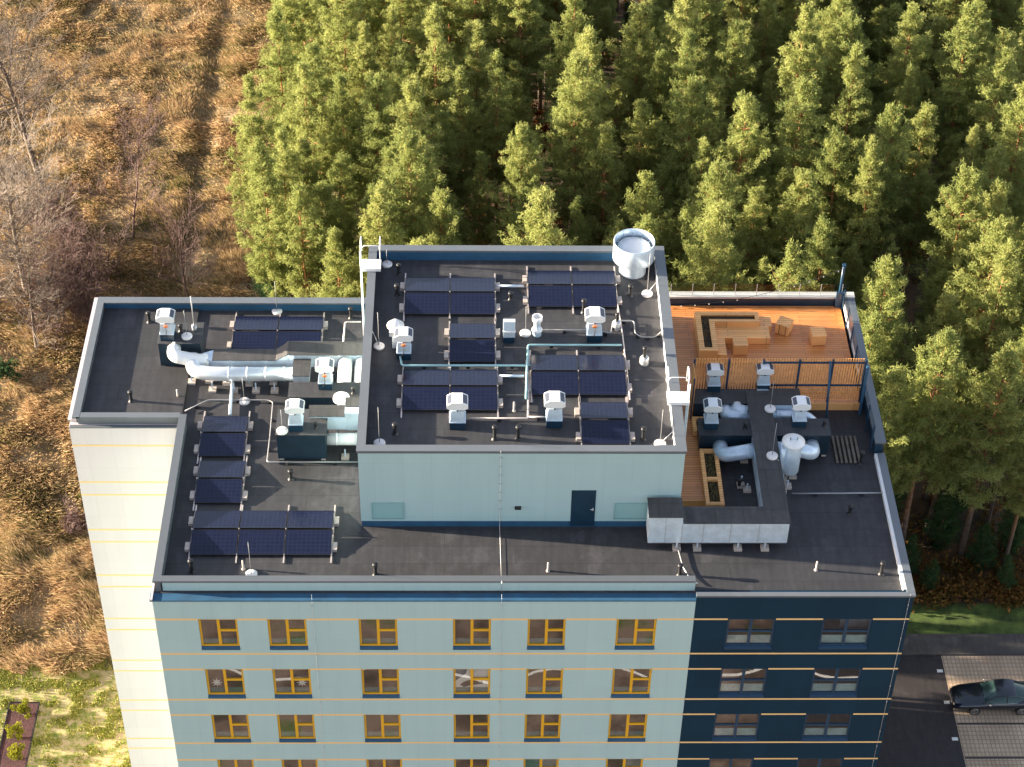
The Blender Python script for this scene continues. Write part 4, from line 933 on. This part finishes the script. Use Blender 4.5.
def leaf_cloud(nr, centres, radii, per, size, up=.3):
    """small leaf triangles scattered through ellipsoid clumps"""
    vs = []; ts = []
    for c, r in zip(centres, radii):
        d = nr.normal(size=(per,3)); d /= np.linalg.norm(d,axis=1)[:,None]; d *= nr.uniform(.35,1.05,per)[:,None]**.6
        p = np.array(c)+d*np.array(r)
        t1 = nr.normal(size=(per,3)); t1[:,2] += up; t1 /= np.linalg.norm(t1,axis=1)[:,None]
        t2 = np.cross(t1, nr.normal(size=(per,3))); t2 /= np.linalg.norm(t2,axis=1)[:,None]+1e-6
        s = size*nr.uniform(.6,1.4,per)[:,None]
        vs.append(np.stack([p-t2*s*.5, p+t2*s*.5, p+t1*s*1.3], 1).reshape(-1,3)); ts.append(np.repeat(nr.uniform(0,1)*.5+nr.uniform(0,.5,per), 3))
    v = np.concatenate(vs); return v, np.arange(len(v)).reshape(-1,3), np.concatenate(ts)
def leaf_mat(name, cols, trans=.25):
    M = bpy.data.materials.new(name); M.use_nodes = True; nt = M.node_tree; nt.nodes.remove(nt.nodes['Principled BSDF'])
    a_ = N(nt,'ShaderNodeAttribute'); a_.attribute_name = 'tint'; oi = N(nt,'ShaderNodeObjectInfo')
    sm = N(nt,'ShaderNodeMath', operation='MULTIPLY_ADD'); sm.inputs[1].default_value = .35; nt.links.new(oi.outputs['Random'], sm.inputs[0])
    s2 = N(nt,'ShaderNodeMath', operation='MULTIPLY'); s2.inputs[1].default_value = .65; nt.links.new(a_.outputs['Fac'], s2.inputs[0]); nt.links.new(s2.outputs[0], sm.inputs[2])
    c = ramp(nt, sm.outputs[0], cols)
    d = N(nt,'ShaderNodeBsdfDiffuse'); t = N(nt,'ShaderNodeBsdfTranslucent'); mx = N(nt,'ShaderNodeMixShader'); mx.inputs[0].default_value = trans
    nt.links.new(c, d.inputs[0]); nt.links.new(c, t.inputs[0]); nt.links.new(d.outputs[0], mx.inputs[1]); nt.links.new(t.outputs[0], mx.inputs[2]); nt.links.new(mx.outputs[0], nt.nodes['Material Output'].inputs[0])
    return M
shrub_m = leaf_mat('shrub_leaves', [(0,(.10,.12,.01)),(.5,(.20,.20,.02)),(1,(.30,.28,.04))])
wood_br = mat('shrub_wood', (.10,.07,.05), .9)
for k, (px, py, w, lb) in enumerate(((22,712,.62,'yellow-green shrub at the top end of the mulch bed'),(16,736,.66,'yellow-green shrub in the middle of the mulch bed'),(15,757,.6,'yellow-green shrub lowest in the mulch bed'))):
    w *= .72; p = at(px, py, GZ+.3); t = Thing('shrub', lb, 'shrub', (p.x,p.y,GZ+.1), 'yellow-green shrubs in the mulch bed')
    cs = [(rng.normal(0,w*.45), rng.normal(0,w*.45), .35+rng.uniform(0,.35)) for _ in range(9)]
    v, f, tt = leaf_cloud(rng, cs, [(.2,.2,.18)]*9, 110, .075); o = np_obj('foliage', v, f, shrub_m, t.o, attr=tt)
    mb = MB()
    for c in cs: mb.tube([(0,0,0),(c[0]*.5,c[1]*.5,c[2]*.5),c], [.025,.015,.008], 5)
    t.part('stems', mb, wood_br, local=True)

# ---- right side: verge, path, asphalt, paved bays
asph = felt_material('asphalt', (.040,.032,.033), 40, 40); pathm = felt_material('path_surface', (.085,.075,.07), 40, 40)
floor_m = mat('forest_litter', (.06,.035,.018), .95); nt = floor_m.node_tree; geo = N(nt,'ShaderNodeNewGeometry')
n1 = N(nt,'ShaderNodeTexNoise'); n1.inputs['Scale'].default_value = .5; n1.inputs['Detail'].default_value = 8; n1.inputs['Roughness'].default_value = .7; nt.links.new(geo.outputs['Position'], n1.inputs['Vector'])
nt.links.new(ramp(nt, n1.outputs['Fac'], [(.3,(.018,.022,.008)),(.45,(.05,.032,.016)),(.6,(.12,.065,.03)),(.75,(.05,.06,.015))]), nt.nodes['Principled BSDF'].inputs['Base Color'])
mb = MB(); mb.quad((-3.2,26.3,GZ+.03),(200,26.3,GZ+.03),(200,320,GZ+.03),(-3.2,320,GZ+.03)); struct(mesh_obj('forest_floor', mb, floor_m))
mb = MB(); mb.quad((31.5,24.2,GZ+.045),(200,24.2,GZ+.045),(200,26.6,GZ+.06),(31.5,26.6,GZ+.06)); struct(mesh_obj('grass_verge', mb, mat('verge_grass', (.055,.085,.015), .95, noise=.7, nscale=1.4, bump=.5)))
mb = MB(); mb.box(5,200,22.62,24.2,GZ-.2,GZ+.04); struct(mesh_obj('footpath', mb, pathm))
mb = MB(); mb.box(5,200,22.5,22.618,GZ-.2,GZ+.12); struct(mesh_obj('kerb', mb, mat('kerb_stone', (.06,.055,.055), .8, noise=.3)))
mb = MB(); mb.quad((31.6,-60,GZ+.02),(41.45,-60,GZ+.02),(41.45,22.5,GZ+.02),(31.6,22.5,GZ+.02)); struct(mesh_obj('asphalt_drive', mb, asph))
mb = MB(); mb.box(-200,200,-300,-60.1,GZ-.3,GZ+.01); struct(mesh_obj('far_ground', mb, field_m))
mb = MB(); mb.quad((-3.9,-60,GZ+.012),(31.6,-60,GZ+.012),(31.6,10.2,GZ+.012),(-3.9,10.2,GZ+.012)); 
gr_m = mat('gravel_ground', (.13,.09,.07), .95); nt = gr_m.node_tree; geo = N(nt,'ShaderNodeNewGeometry'); n1 = N(nt,'ShaderNodeTexNoise'); n1.inputs['Scale'].default_value = .22; n1.inputs['Detail'].default_value = 7; n1.inputs['Roughness'].default_value = .65
nt.links.new(geo.outputs['Position'], n1.inputs['Vector']); nt.links.new(ramp(nt, n1.outputs['Fac'], [(.34,(.03,.05,.012)),(.42,(.07,.045,.035)),(.5,(.16,.11,.085)),(.57,(.22,.155,.12)),(.66,(.09,.12,.03))]), nt.nodes['Principled BSDF'].inputs['Base Color'])
struct(mesh_obj('forecourt', mb, gr_m))
mb = MB(); pp = [(x*1.0, -20.9+.55*math.sin(x*.55)+.25*math.sin(x*1.3+1)) for x in range(-4, 40)]  # unseen strip, added so the second-row windows mirror a white streak
for (xa, ya), (xb, yb) in zip(pp, pp[1:]): mb.quad((xa,ya-.10,GZ+.03),(xb,yb-.10,GZ+.03),(xb,yb+.10,GZ+.03),(xa,ya+.10,GZ+.03))
struct(mesh_obj('added_streak_strip', mb, mat('streak_white', (.78,.74,.70), .9, noise=.1)))
pav = mat('grass_pavers', (.40,.31,.22), .9); nt = pav.node_tree; geo = N(nt,'ShaderNodeNewGeometry')
br = N(nt,'ShaderNodeTexBrick'); br.offset = 0; br.inputs['Scale'].default_value = 1; br.inputs['Brick Width'].default_value = .24; br.inputs['Row Height'].default_value = .30; br.inputs['Mortar Size'].default_value = .035
br.inputs['Color1'].default_value = (.50,.375,.265,1); br.inputs['Color2'].default_value = (.57,.43,.305,1); br.inputs['Mortar'].default_value = (.35,.255,.18,1); nt.links.new(geo.outputs['Position'], br.inputs['Vector'])
n1 = N(nt,'ShaderNodeTexNoise'); n1.inputs['Scale'].default_value = .6; n1.inputs['Detail'].default_value = 5; nt.links.new(geo.outputs['Position'], n1.inputs['Vector'])
nt.links.new(mix(nt, 1.0, br.outputs['Color'], ramp(nt, n1.outputs['Fac'], [(.3,(.75,.72,.7)),(.7,(1.1,1.1,1.1))]), 'MULTIPLY'), nt.nodes['Principled BSDF'].inputs['Base Color'])
mb = MB(); mb.quad((41.45,-60,GZ+.024),(120,-60,GZ+.024),(120,22.5,GZ+.024),(41.45,22.5,GZ+.024)); struct(mesh_obj('parking_bays', mb, pav))
mb = MB()
for y in (17.35, 14.9, 19.95, 12.4, 9.9): mb.box(41.5,50,y-.07,y+.07,GZ+.0,GZ+.03)
struct(mesh_obj('bay_lines', mb, mat('dark_setts', (.05,.043,.04), .8)))
mb = MB()
for (px, py) in ((940,671),(947,702.5),(955,739)): p = at(px,py,GZ); mb.box(p.x-.18,p.x+.16,p.y-.12,p.y+.10,GZ+.0,GZ+.034)
struct(mesh_obj('bay_marks', mb, mat('mark_white', (.75,.73,.70), .7)))

# ---------------------------------------------------------------- parked car
def car():
    t = Thing('parked_car', 'dark blue-black saloon car parked on the brown paved bay at right', 'car', (44.1,19.0,GZ+.03))
    paint = mat('car_paint', (.012,.018,.032), .2, .4); paint.node_tree.nodes['Principled BSDF'].inputs['Coat Weight'].default_value = 1
    cg = mat('car_glass', (.035,.07,.068), .04); chrome = mat('car_chrome', (.65,.65,.66), .2, .9); tyre = mat('car_tyre', (.015,.015,.015), .8)
    lamp = mat('car_lamp', (.65,.66,.66), .1)
    x0 = 41.66; cy = 18.9; z0 = GZ+.03; L = 4.7
    # lower body: cross sections (s along length, half width, bottom, shoulder height)
    z_=1.07
    def fx(s): return s-.32*max(0,1-s/.9)
    secs = [(0.0,.60,.30,.52),(.12,.76,.22,.62),(.4,.86,.2,.70),(1.0,.90,.2,.79),(1.6,.905,.2,.86),(2.6,.91,.2,.90),(3.5,.91,.2,.93),(4.2,.87,.24,.95),(4.58,.78,.3,.88),(4.7,.66,.38,.74)]
    vs = []; n = 12
    for s, w, b, h in secs:
        ring = [(-w*.86,b),(-w*.98,b+(h-b)*.35),(-w,b+(h-b)*.65),(-w*.93,h-.03),(-w*.7,h+.02),(-w*.3,h+.045),(w*.3,h+.045),(w*.7,h+.02),(w*.93,h-.03),(w,b+(h-b)*.65),(w*.98,b+(h-b)*.35),(w*.86,b)]
        vs += [(x0+fx(s), cy+a, z0+z*z_) for a, z in ring]
    mb = MB(); fs = []
    for i in range(len(secs)-1):
        for j in range(n): fs.append((i*n+j,(i+1)*n+j,(i+1)*n+(j+1)%n,i*n+(j+1)%n))
    fs.append(tuple(range(n))); fs.append(tuple((len(secs)-1)*n+j for j in range(n-1,-1,-1)))
    mb.add(vs, fs, True); body = t.part('body', mb, paint)
    # glasshouse
    g = [(1.42,.80,.86,.82),(2.12,.64,1.32,.0),(2.6,.645,1.385,0),(3.1,.63,1.36,0),(3.95,.62,1.0,.0)]
    mb = MB()
    base = [(1.35,.78,.86),(2.05,.84,.90),(2.7,.84,.92),(3.4,.82,.94),(4.15,.72,.97)]; top = [(1.36,.70,.875),(2.12,.61,1.30),(2.65,.63,1.37),(3.2,.60,1.34),(4.12,.56,.985)]
    vs = []
    for (s,w,z),(s2,w2,z2) in zip(base, top): vs += [(x0+s,cy-w,z0+z),(x0+s2,cy-w2,z0+z2),(x0+s2,cy+w2,z0+z2),(x0+s,cy+w,z0+z)]
    fs = []
    for i in range(4):
        a = i*4; fs += [(a,a+4,a+5,a+1),(a+2,a+6,a+7,a+3),(a+1,a+5,a+6,a+2)]
    mb.add(vs, fs, True); t.part('windows', mb, cg)
    mb = MB(); mb.box(x0+1.55,x0+1.75,cy-.5,cy+.5,z0+.90,z0+.93); t.part('dashboard', mb, tyre)
    mb = MB(); vs = []
    for (s2,w2,z2) in [(2.14,.60,1.312),(2.4,.63,1.358),(2.7,.635,1.386),(3.2,.605,1.356),(3.3,.59,1.325)]: vs += [(x0+s2,cy-w2,z0+z2),(x0+s2,cy-w2*.5,z0+z2+.025),(x0+s2,cy+w2*.5,z0+z2+.025),(x0+s2,cy+w2,z0+z2)]
    fs = [(i*4+j,(i+1)*4+j,(i+1)*4+j+1,i*4+j+1) for i in range(4) for j in range(3)]; mb.add(vs, fs, True); t.part('roof', mb, paint)
    for sy in (-1, 1):
        mb = MB(); mb.tube([(x0+1.36,cy+sy*.80,z0+.875),(x0+2.1,cy+sy*.635,z0+1.315),(x0+2.68,cy+sy*.65,z0+1.375),(x0+3.25,cy+sy*.62,z0+1.34),(x0+4.15,cy+sy*.58,z0+.99)], .022, 6); t.part('roof_rail', mb, paint)
        mb = MB(); mb.tube([(x0+1.5,cy+sy*.845,z0+.90),(x0+2.7,cy+sy*.86,z0+.935),(x0+4.0,cy+sy*.79,z0+.965)], .014, 5); t.part('window_trim', mb, chrome)
        mb = MB(); mb.tube([(x0+2.72,cy+sy*.84,z0+.93),(x0+2.76,cy+sy*.645,z0+1.37)], .03, 5); t.part('door_pillar', mb, paint)
        mb = MB(); mb.lathe((0,0,0), [(.02,-.06),(.09,-.04),(.09,.05),(.03,.08)], 10); mb.v = [(x0+1.72+a*.6, cy+sy*(.96)+b, z0+.95+c) for a,b,c in mb.v]; t.part('mirror', mb, chrome)
        mb = MB(); mb.hexa([(x0-.16,cy+sy*.52-.16,z0+.50),(x0+.30,cy+sy*.60-.14,z0+.50),(x0+.52,cy+sy*.68+.10,z0+.56),(x0+.16,cy+sy*.62+.12,z0+.52),(x0+.16,cy+sy*.52-.16,z0+.63),(x0+.34,cy+sy*.58-.14,z0+.675),(x0+.58,cy+sy*.68+.09,z0+.70),(x0+.22,cy+sy*.62+.11,z0+.655)]); t.part('headlight', mb, lamp)
        for xs in (.92, 3.68):
            c = (x0+xs, cy+sy*.83, z0+.33)
            mb = MB(); mb.tube([(c[0],c[1]-.11,c[2]),(c[0],c[1]+.11,c[2])], .33, 24); w = t.part('wheel', mb, tyre)
            mb = MB(); mb.tube([(c[0],c[1]+sy*.08,c[2]),(c[0],c[1]+sy*.118,c[2])], .235, 20)
            mb2 = MB()
            t.part('rim', mb, chrome, parent=w)
            for k in range(10):
                a = k*math.pi/5; ca, sa = math.cos(a), math.sin(a); mb2.tube([(c[0]+ca*.06,c[1]+sy*.122,c[2]+sa*.06),(c[0]+ca*.21,c[1]+sy*.122,c[2]+sa*.21)], .016, 4)
            t.part('spokes', mb2, tyre, parent=w)
    mb = MB(); mb.box(x0-.335,x0-.2,cy-.32,cy+.32,z0+.34,z0+.52); t.part('grille', mb, chrome)
    mb = MB(); mb.box(x0-.28,x0-.1,cy-.62,cy+.66,z0+.22,z0+.26); t.part('bumper_lip', mb, chrome)
    mb = MB(); mb.box(x0+4.60,x0+4.70,cy-.66,cy+.66,z0+.68,z0+.78); t.part('tail_light', mb, mat('tail_red', (.25,.01,.01), .2))
car()
# ---------------------------------------------------------------- pine trees
bark_m = mat('pine_bark', (.13,.075,.05), .9); nt = bark_m.node_tree; tc = N(nt,'ShaderNodeTexCoord'); sp = N(nt,'ShaderNodeSeparateXYZ'); nt.links.new(tc.outputs['Object'], sp.inputs[0])
mr = N(nt,'ShaderNodeMapRange'); mr.inputs['From Min'].default_value = 3; mr.inputs['From Max'].default_value = 9; nt.links.new(sp.outputs[2], mr.inputs['Value'])
nz = N(nt,'ShaderNodeTexNoise'); nz.inputs['Scale'].default_value = 4; nz.inputs['Detail'].default_value = 5; nt.links.new(tc.outputs['Object'], nz.inputs['Vector'])
cc = mix(nt, mr.outputs[0], (.10,.07,.055), (.34,.15,.06)); nt.links.new(mix(nt, 1.0, cc, ramp(nt, nz.outputs['Fac'], [(.3,(.5,.5,.5)),(.7,(1.2,1.2,1.2))]), 'MULTIPLY'), nt.nodes['Principled BSDF'].inputs['Base Color'])
pine_m = leaf_mat('pine_needles', [(0,(.165,.205,.070)),(.35,(.25,.285,.092)),(.7,(.335,.355,.12)),(1,(.43,.425,.165))], .48)
spruce_m = leaf_mat('dark_needles', [(0,(.035,.07,.032)),(.5,(.06,.105,.042)),(1,(.09,.135,.05))], .3)
autumn_m = leaf_mat('autumn_leaves', [(0,(.10,.035,.012)),(.5,(.16,.06,.02)),(1,(.22,.10,.03))], .25)

def conifer(nr, H, cb, Lmax, taper, tuft_n, tuft_l, bl_n, sprd=1.0):
    """returns crown (v,f,t) and trunk MB; branches in whorls, each with sprays of needles at its end"""
    trunk = MB(); lean = nr.normal(0,.012,2); kx = nr.normal(0,.12,4)
    def ax(z): u = z/H; return np.array([lean[0]*z+kx[0]*math.sin(u*4+kx[1]*9), lean[1]*z+kx[2]*math.sin(u*3.3+kx[3]*9), z])
    zs = np.linspace(0, H*.97, 12); trunk.tube([ax(z) for z in zs], [max(.015, (.19 if z < cb*H else .12)*(1-z/H)**.8+.006) for z in zs], 8, cap=False)
    tips = []; z = cb*H
    while z < H*.985:
        t = (z-cb*H)/(H*(1-cb)); L = Lmax*min(1.0, (1-t)*taper+.05)**.75*min(1, .5+t*3.0)
        nb = nr.integers(4, 7); a0 = nr.uniform(0, 6.28); el = math.radians(-5+55*t**1.3)
        for k in range(nb):
            if nr.uniform() < .12: continue
            a = a0+2*math.pi*k/nb+nr.normal(0,.25); l = L*nr.uniform(.4,1.25); e = el+nr.normal(0,.14)
            d = np.array([math.cos(a)*math.cos(e), math.sin(a)*math.cos(e), math.sin(e)]); p0 = ax(z); p1 = p0+d*l*.6; p2 = p0+d*l+np.array([0,0,.18*l])
            if l > .5: trunk.tube([p0, p1, p2], [.035,.022,.008], 4, cap=False)
            nt_ = max(2, int(tuft_n*l*sprd))
            for q in range(nt_):
                s = nr.uniform(.12,1.0)**.7; side = nr.normal(0,.20*l+.05); b = p0+(p1-p0)*min(1,s/.6) if s < .6 else p1+(p2-p1)*(s-.6)/.4
                perp = np.array([-math.sin(a), math.cos(a), 0])
                tips.append((b+perp*side*(.35+.65*(1-abs(s-.6)))+np.array([0,0,nr.normal(.05,.10)]), d*.6+perp*np.sign(side)*.35+np.array([0,0,.75])))
        z += nr.uniform(.42,.75)
    top = ax(H*.985)
    for q in range(12): tips.append((top+np.array([nr.normal(0,.08),nr.normal(0,.08),-q*.12+.15]), np.array([nr.normal(0,.3),nr.normal(0,.3),1.0])))
    P = np.array([t[0] for t in tips]); D = np.array([t[1] for t in tips]); D /= np.linalg.norm(D,axis=1)[:,None]
    n = len(P); Pn = np.repeat(P, bl_n, 0); Dn = np.repeat(D, bl_n, 0)
    r = nr.normal(size=(n*bl_n,3)); dirn = Dn*.40+r*.62; dirn /= np.linalg.norm(dirn,axis=1)[:,None]
    l = tuft_l*nr.uniform(.6,1.2,n*bl_n)[:,None]; sd = np.cross(dirn, nr.normal(size=(n*bl_n,3))); sd /= np.linalg.norm(sd,axis=1)[:,None]+1e-6; w = tuft_l*.17
    Pn = Pn+nr.normal(0,.09,Pn.shape)
    v = np.stack([Pn-sd*w*.6, Pn+sd*w*.6, Pn+dirn*l+sd*w*.5, Pn+dirn*l-sd*w*.5], 1).reshape(-1,3)
    tt = np.repeat(np.repeat(np.clip(nr.normal(.5,.25,n),0,1), bl_n), 4)
    return v, np.arange(len(v)).reshape(-1,4), tt, trunk
def make_tree(nm, nr, m, *a):
    v, f, t, tr = conifer(nr, *a)
    o = bpy.data.objects.new(nm, None); C.objects.link(o); o['category'] = 'tree'
    np_obj('crown', v, f, m, o, attr=t); mesh_obj('trunk', tr, bark_m, o)
    return o
protos = []
for k in range(12):
    nr = np.random.default_rng(100+k)
    protos.append((make_tree('pine_tree', nr, pine_m, nr.uniform(15.5,19.5), nr.uniform(.30,.46), nr.uniform(1.75,2.65), nr.uniform(1.15,2.0), 10.5, .185, 22), 'pine'))
for k in range(3):
    nr = np.random.default_rng(200+k)
    protos.append((make_tree('spruce_tree', nr, spruce_m, nr.uniform(8,11), .05, nr.uniform(1.5,1.9), 1.25, 11, .30, 8), 'spruce'))
used = [False]*len(protos)
def plant(k, x, y, rz, sc, label, group):
    o = protos[k][0]
    if not used[k]:
        used[k] = True; o.location = (x,y,GZ-.05); o.rotation_euler.z = rz; o.scale = sc; o['label'] = label; o['group'] = group
    else: dup(o, (x,y,GZ-.05), label, rz, sc, group)
pts = []
def left_edge(y): return 4.0-4.8*min(1,max(0,(y-34)/18))-.045*max(0,y-55)+.9*math.sin(y*.33)
tr = random.Random(11)
def ok(x, y, dmin):
    for (a, b) in pts:
        if (a-x)**2+(b-y)**2 < dmin*dmin: return False
    return True
def wanted(x, y):
    if y < 27.3 or x < left_edge(y): return False
    if abs(x-17.6-(y-60)*.05) < 1.5 and 55 < y < 73: return False        # the dark gap in the stand
    u, v = proj((x,y,GZ+17)); u2, v2 = proj((x,y,GZ+7)); u3, v3 = proj((x,y,GZ))
    if u < -30 or u > 1062 or v3 < -12 or v > 800: return False
    if v > 262 and 60 < u < 660: return False                             # wholly behind the building
    if v > 310 and u < 855: return False
    return True
tries = 0
while tries < 60000 and len(pts) < 298:
    tries += 1; x = tr.uniform(-6, 66); y = tr.uniform(27, 108)
    if wanted(x, y) and ok(x, y, 2.55): pts.append((x, y))
print('trees', len(pts)); seen = len(pts); tries = 0
for x in range(7, 31, 3):  # unseen row, added to block low sun from the parking bays
    for y in (20.4,):
        x_ = x+tr.uniform(-1,1); y_ = y+tr.uniform(-.8,.8)
        if not wanted(x_, y_): pts.append((x_, y_))
while tries < 4000 and len(pts) < seen+30:                            # the stand goes on behind the building
    tries += 1; x = tr.uniform(3, 35); y = tr.uniform(24.5, 38)
    if not wanted(x, y) and x > left_edge(max(34,y))+.5 and ok(x, y, 3.0): pts.append((x, y))
for (x, y) in pts:
    u, v = proj((x,y,GZ+14)); edge = x-left_edge(y)
    k = tr.randrange(12); s = tr.uniform(.70,1.14); w = s*tr.uniform(.95,1.15)
    if edge < 1.6 and y < 62 and tr.random() < .5: k = 12+tr.randrange(3)
    elif tr.random() < .04: k = 12+tr.randrange(3)
    if k >= 12: lb, gp = 'dark bushy spruce low at the left edge of the pine forest' if edge < 3 else 'dark spruce standing lower among the pines', 'dark spruces in the forest'+(' edge' if edge < 3 else '')
    elif y < 40 and x > 33: lb, gp = 'tall pine with bare orange-lit trunk at the near right edge of the forest', 'pines at the near right forest edge'
    elif edge < 3.5: lb, gp = 'sunlit yellow-green pine on the left edge of the forest beside the field', 'pines along the field edge'
    elif u < 530: lb, gp = 'yellow-green pine in the forest left of the dark gap', 'pines left of the gap'
    elif y < 52: lb, gp = 'pine with tufted crown in the forest just behind the wooden terrace', 'pines behind the terrace'
    else: lb, gp = 'slender pine in the dense forest at the upper right', 'pines of the upper right forest'
    plant(k, x, y, tr.uniform(0,6.28), (w,w,s), lb, gp)

for (x, y, sc_) in ((36.2,29.5,.8),(38.6,31.0,.9),(40.4,29.2,.62),(42.8,31.5,.85),(45.0,29.6,.7),(47.2,31.2,.95),(39.6,34.0,1.0),(44.2,34.5,1.0),(41.6,27.9,.45),(46.2,27.8,.5)):
    plant(12+tr.randrange(3), x, y, tr.uniform(0,6.28), (sc_*.75,sc_*.75,sc_*.6), 'dark young spruce among the trunks at the near right forest edge', 'young spruces at the near right forest edge')
for (x, y, sc_) in ((4.6,37.5,.7),(2.6,41.0,.8),(1.0,45.0,.75),(-.4,48.5,.85),(.2,52.0,.95),(-1.2,55.0,.8),(-.2,58.0,.9),(.8,61.0,.8)):
    plant(12+tr.randrange(3), x, y, tr.uniform(0,6.28), (sc_*1.15,sc_*1.15,sc_), 'dark bushy spruce low at the left edge of the pine forest', 'dark spruces in the forest edge')
# undergrowth on the forest floor
cs = []; rs = []
ur = np.random.default_rng(5)
for _ in range(900):
    x = ur.uniform(-3,62); y = ur.uniform(26.5,100); 
    if x < left_edge(y)-.5: continue
    if not in_view(np.array([x]),np.array([y]),np.array([GZ]))[0]: continue
    if y < 52 and x < 33: continue
    h = ur.uniform(.2,.7); cs.append((x,y,GZ+h*.7)); rs.append((h*1.3,h*1.3,h))
for _ in range(220):
    h = ur.uniform(.25,.8); cs.append((ur.uniform(34,49), 26.6+ur.exponential(2.2), GZ+h*.6)); rs.append((h*1.3,h*1.3,h))
v, f, t = leaf_cloud(ur, cs, rs, 60, .16)
under_m = leaf_mat('undergrowth_leaves', [(0,(.04,.06,.015)),(.4,(.11,.08,.025)),(.7,(.20,.09,.03)),(1,(.27,.17,.05))], .25)
struct(np_obj('undergrowth', v, f, under_m, attr=t), 'stuff')
for k, (x, y, h, lb) in enumerate(((17.5,70.5,5.5,'russet autumn tree in the dark gap of the forest'),(17.9,55.5,3.2,'small red-brown bush low in the forest gap'))):
    t = Thing('autumn_tree', lb, 'tree', (x,y,GZ)); cs = [(ur.normal(0,h*.22),ur.normal(0,h*.22),h*ur.uniform(.4,1)) for _ in range(26)]
    v, f, tt = leaf_cloud(ur, cs, [(h*.15,h*.15,h*.11)]*26, 130, .17); np_obj('crown', v, f, autumn_m, t.o, attr=tt)
    mb = MB(); mb.tube([(0,0,0),(.1,.05,h*.5),(0,.1,h*.9)],[.12,.08,.02],7)
    for c in cs[:14]: mb.tube([(0,0,c[2]*.5),c],[.04,.01],4)
    t.part('trunk', mb, wood_br, local=True)

# ---------------------------------------------------------------- leafless trees and thickets in the field
def bare(nr, H, r0, spread, nlev, kids, lean=(0,0), start=.25):
    mb = MB()
    def grow(p, d, l, r, lev):
        n = 4; pts_ = [p]; dd = d.copy()
        for i in range(n):
            dd = dd+nr.normal(0,.09+.03*lev,3)+np.array([0,0,.05]); dd /= np.linalg.norm(dd); pts_.append(pts_[-1]+dd*l/n)
        mb.tube(pts_, [max(.011, r*(1-.75*i/n)) for i in range(n+1)], 7 if lev == 0 else (4 if lev == 1 else 3), cap=False)
        if lev >= nlev: return
        for k in range(kids[lev]):
            s = nr.uniform(start if lev == 0 else .15, 1.0); i = min(n-1, int(s*n)); q = pts_[i]+(pts_[i+1]-pts_[i])*(s*n-i)
            a = nr.uniform(0,6.28); side = np.array([math.cos(a),math.sin(a),0.0]); nd = dd*(.75 if lev else .65)+side*spread*nr.uniform(.6,1.3); nd /= np.linalg.norm(nd)
            grow(q, nd, l*nr.uniform(.32,.55)*(1.15-.45*s), r*(1-.7*s)*.38, lev+1)
    grow(np.zeros(3), np.array([lean[0],lean[1],1.0])/np.linalg.norm([lean[0],lean[1],1.0]), H, r0, 0)
    return mb
pale_bark = mat('pale_twigs', (.23,.185,.15), .85, noise=.3, nscale=2); dark_bark = mat('grey_bark', (.13,.10,.08), .9, noise=.3, nscale=2); red_twig = mat('reddish_twigs', (.12,.072,.065), .9, noise=.3, nscale=3)
for lb, x, y, H, r0, sp, nl, kd, ln, m, st, seed in (
 ('tall grey leafless tree with a leaning trunk at the far left',-19.6,68.5,15,.28,.75,3,(34,11,7),(-.06,.10),dark_bark,.28,1),
 ('big pale leafless tree at the left frame edge above the roof corner',-19.0,56.5,14,.22,.65,3,(38,11,7),(-.03,.02),pale_bark,.15,2),
 ('second pale leafless tree low at the left frame edge',-21.0,53.0,11,.18,.8,3,(36,11,7),(.0,-.02),pale_bark,.12,3),
 ('slim grey leafless sapling standing alone in the field',-12.1,62.7,9.5,.10,.5,3,(30,7,3),(.0,.0),red_twig,.12,4),
 ('pale leafless sapling just behind the left wing roof',-7.0,55.0,8.5,.10,.6,3,(26,8,3),(-.06,.0),red_twig,.15,5),
 ('grey leafless tree close behind the left wing corner',-17.3,50.5,8.0,.14,.9,3,(28,9,5),(.05,.0),dark_bark,.1,6)):
    t = Thing('bare_tree', lb, 'tree', (x,y,GZ-.1)); t.part('branches', bare(np.random.default_rng(seed+40), H, r0, sp, nl, kd, ln, st), m, local=True)
def thicket(lb, x, y, w, h, n, m, seed):
    nr = np.random.default_rng(seed); t = Thing('thicket', lb, 'bush', (x,y,GZ-.1)); mb = MB()
    for _ in range(n):
        a, b = nr.normal(0,w*.4,2); sub = bare(nr, h*nr.uniform(.6,1.1), .03, .8, 2, (9,5), (a*.12,b*.12), .1)
        o = len(mb.v); mb.v += [(v[0]+a,v[1]+b,v[2]) for v in sub.v]; mb.f += [[i+o for i in f] for f in sub.f]; mb.sm += sub.sm; mb.mi += sub.mi
    t.part('stems', mb, m, local=True)
thicket('dark reddish thicket beside the leafless trees at left',-15.8,58.0,3.2,3.6,80,red_twig,61)
thicket('dense brown thicket behind the rear left roof corner',-15.4,53.5,3.2,3.6,80,red_twig,62)
thicket('low brown bush in the tall dry grass beside the white wall',-11.8,33.0,1.3,1.5,22,red_twig,63)
thicket('brown thicket at the foot of the leaning tree',-18.2,64.0,2.6,3.0,50,red_twig,64)
# evergreen bush by the wing
t = Thing('bush', 'small dark green bush in the grass left of the wing roof', 'bush', (-19.0,47.5,GZ)); cs = [(ur.normal(0,.5),ur.normal(0,.5),ur.uniform(.3,1.0)) for _ in range(12)]
v, f, tt = leaf_cloud(ur, cs, [(.4,.4,.35)]*12, 90, .13); np_obj('foliage', v, f, spruce_m, t.o, attr=tt)
for o_, u_ in zip(protos, used):
    if not u_:
        for ch in list(o_[0].children): bpy.data.objects.remove(ch)
        bpy.data.objects.remove(o_[0])
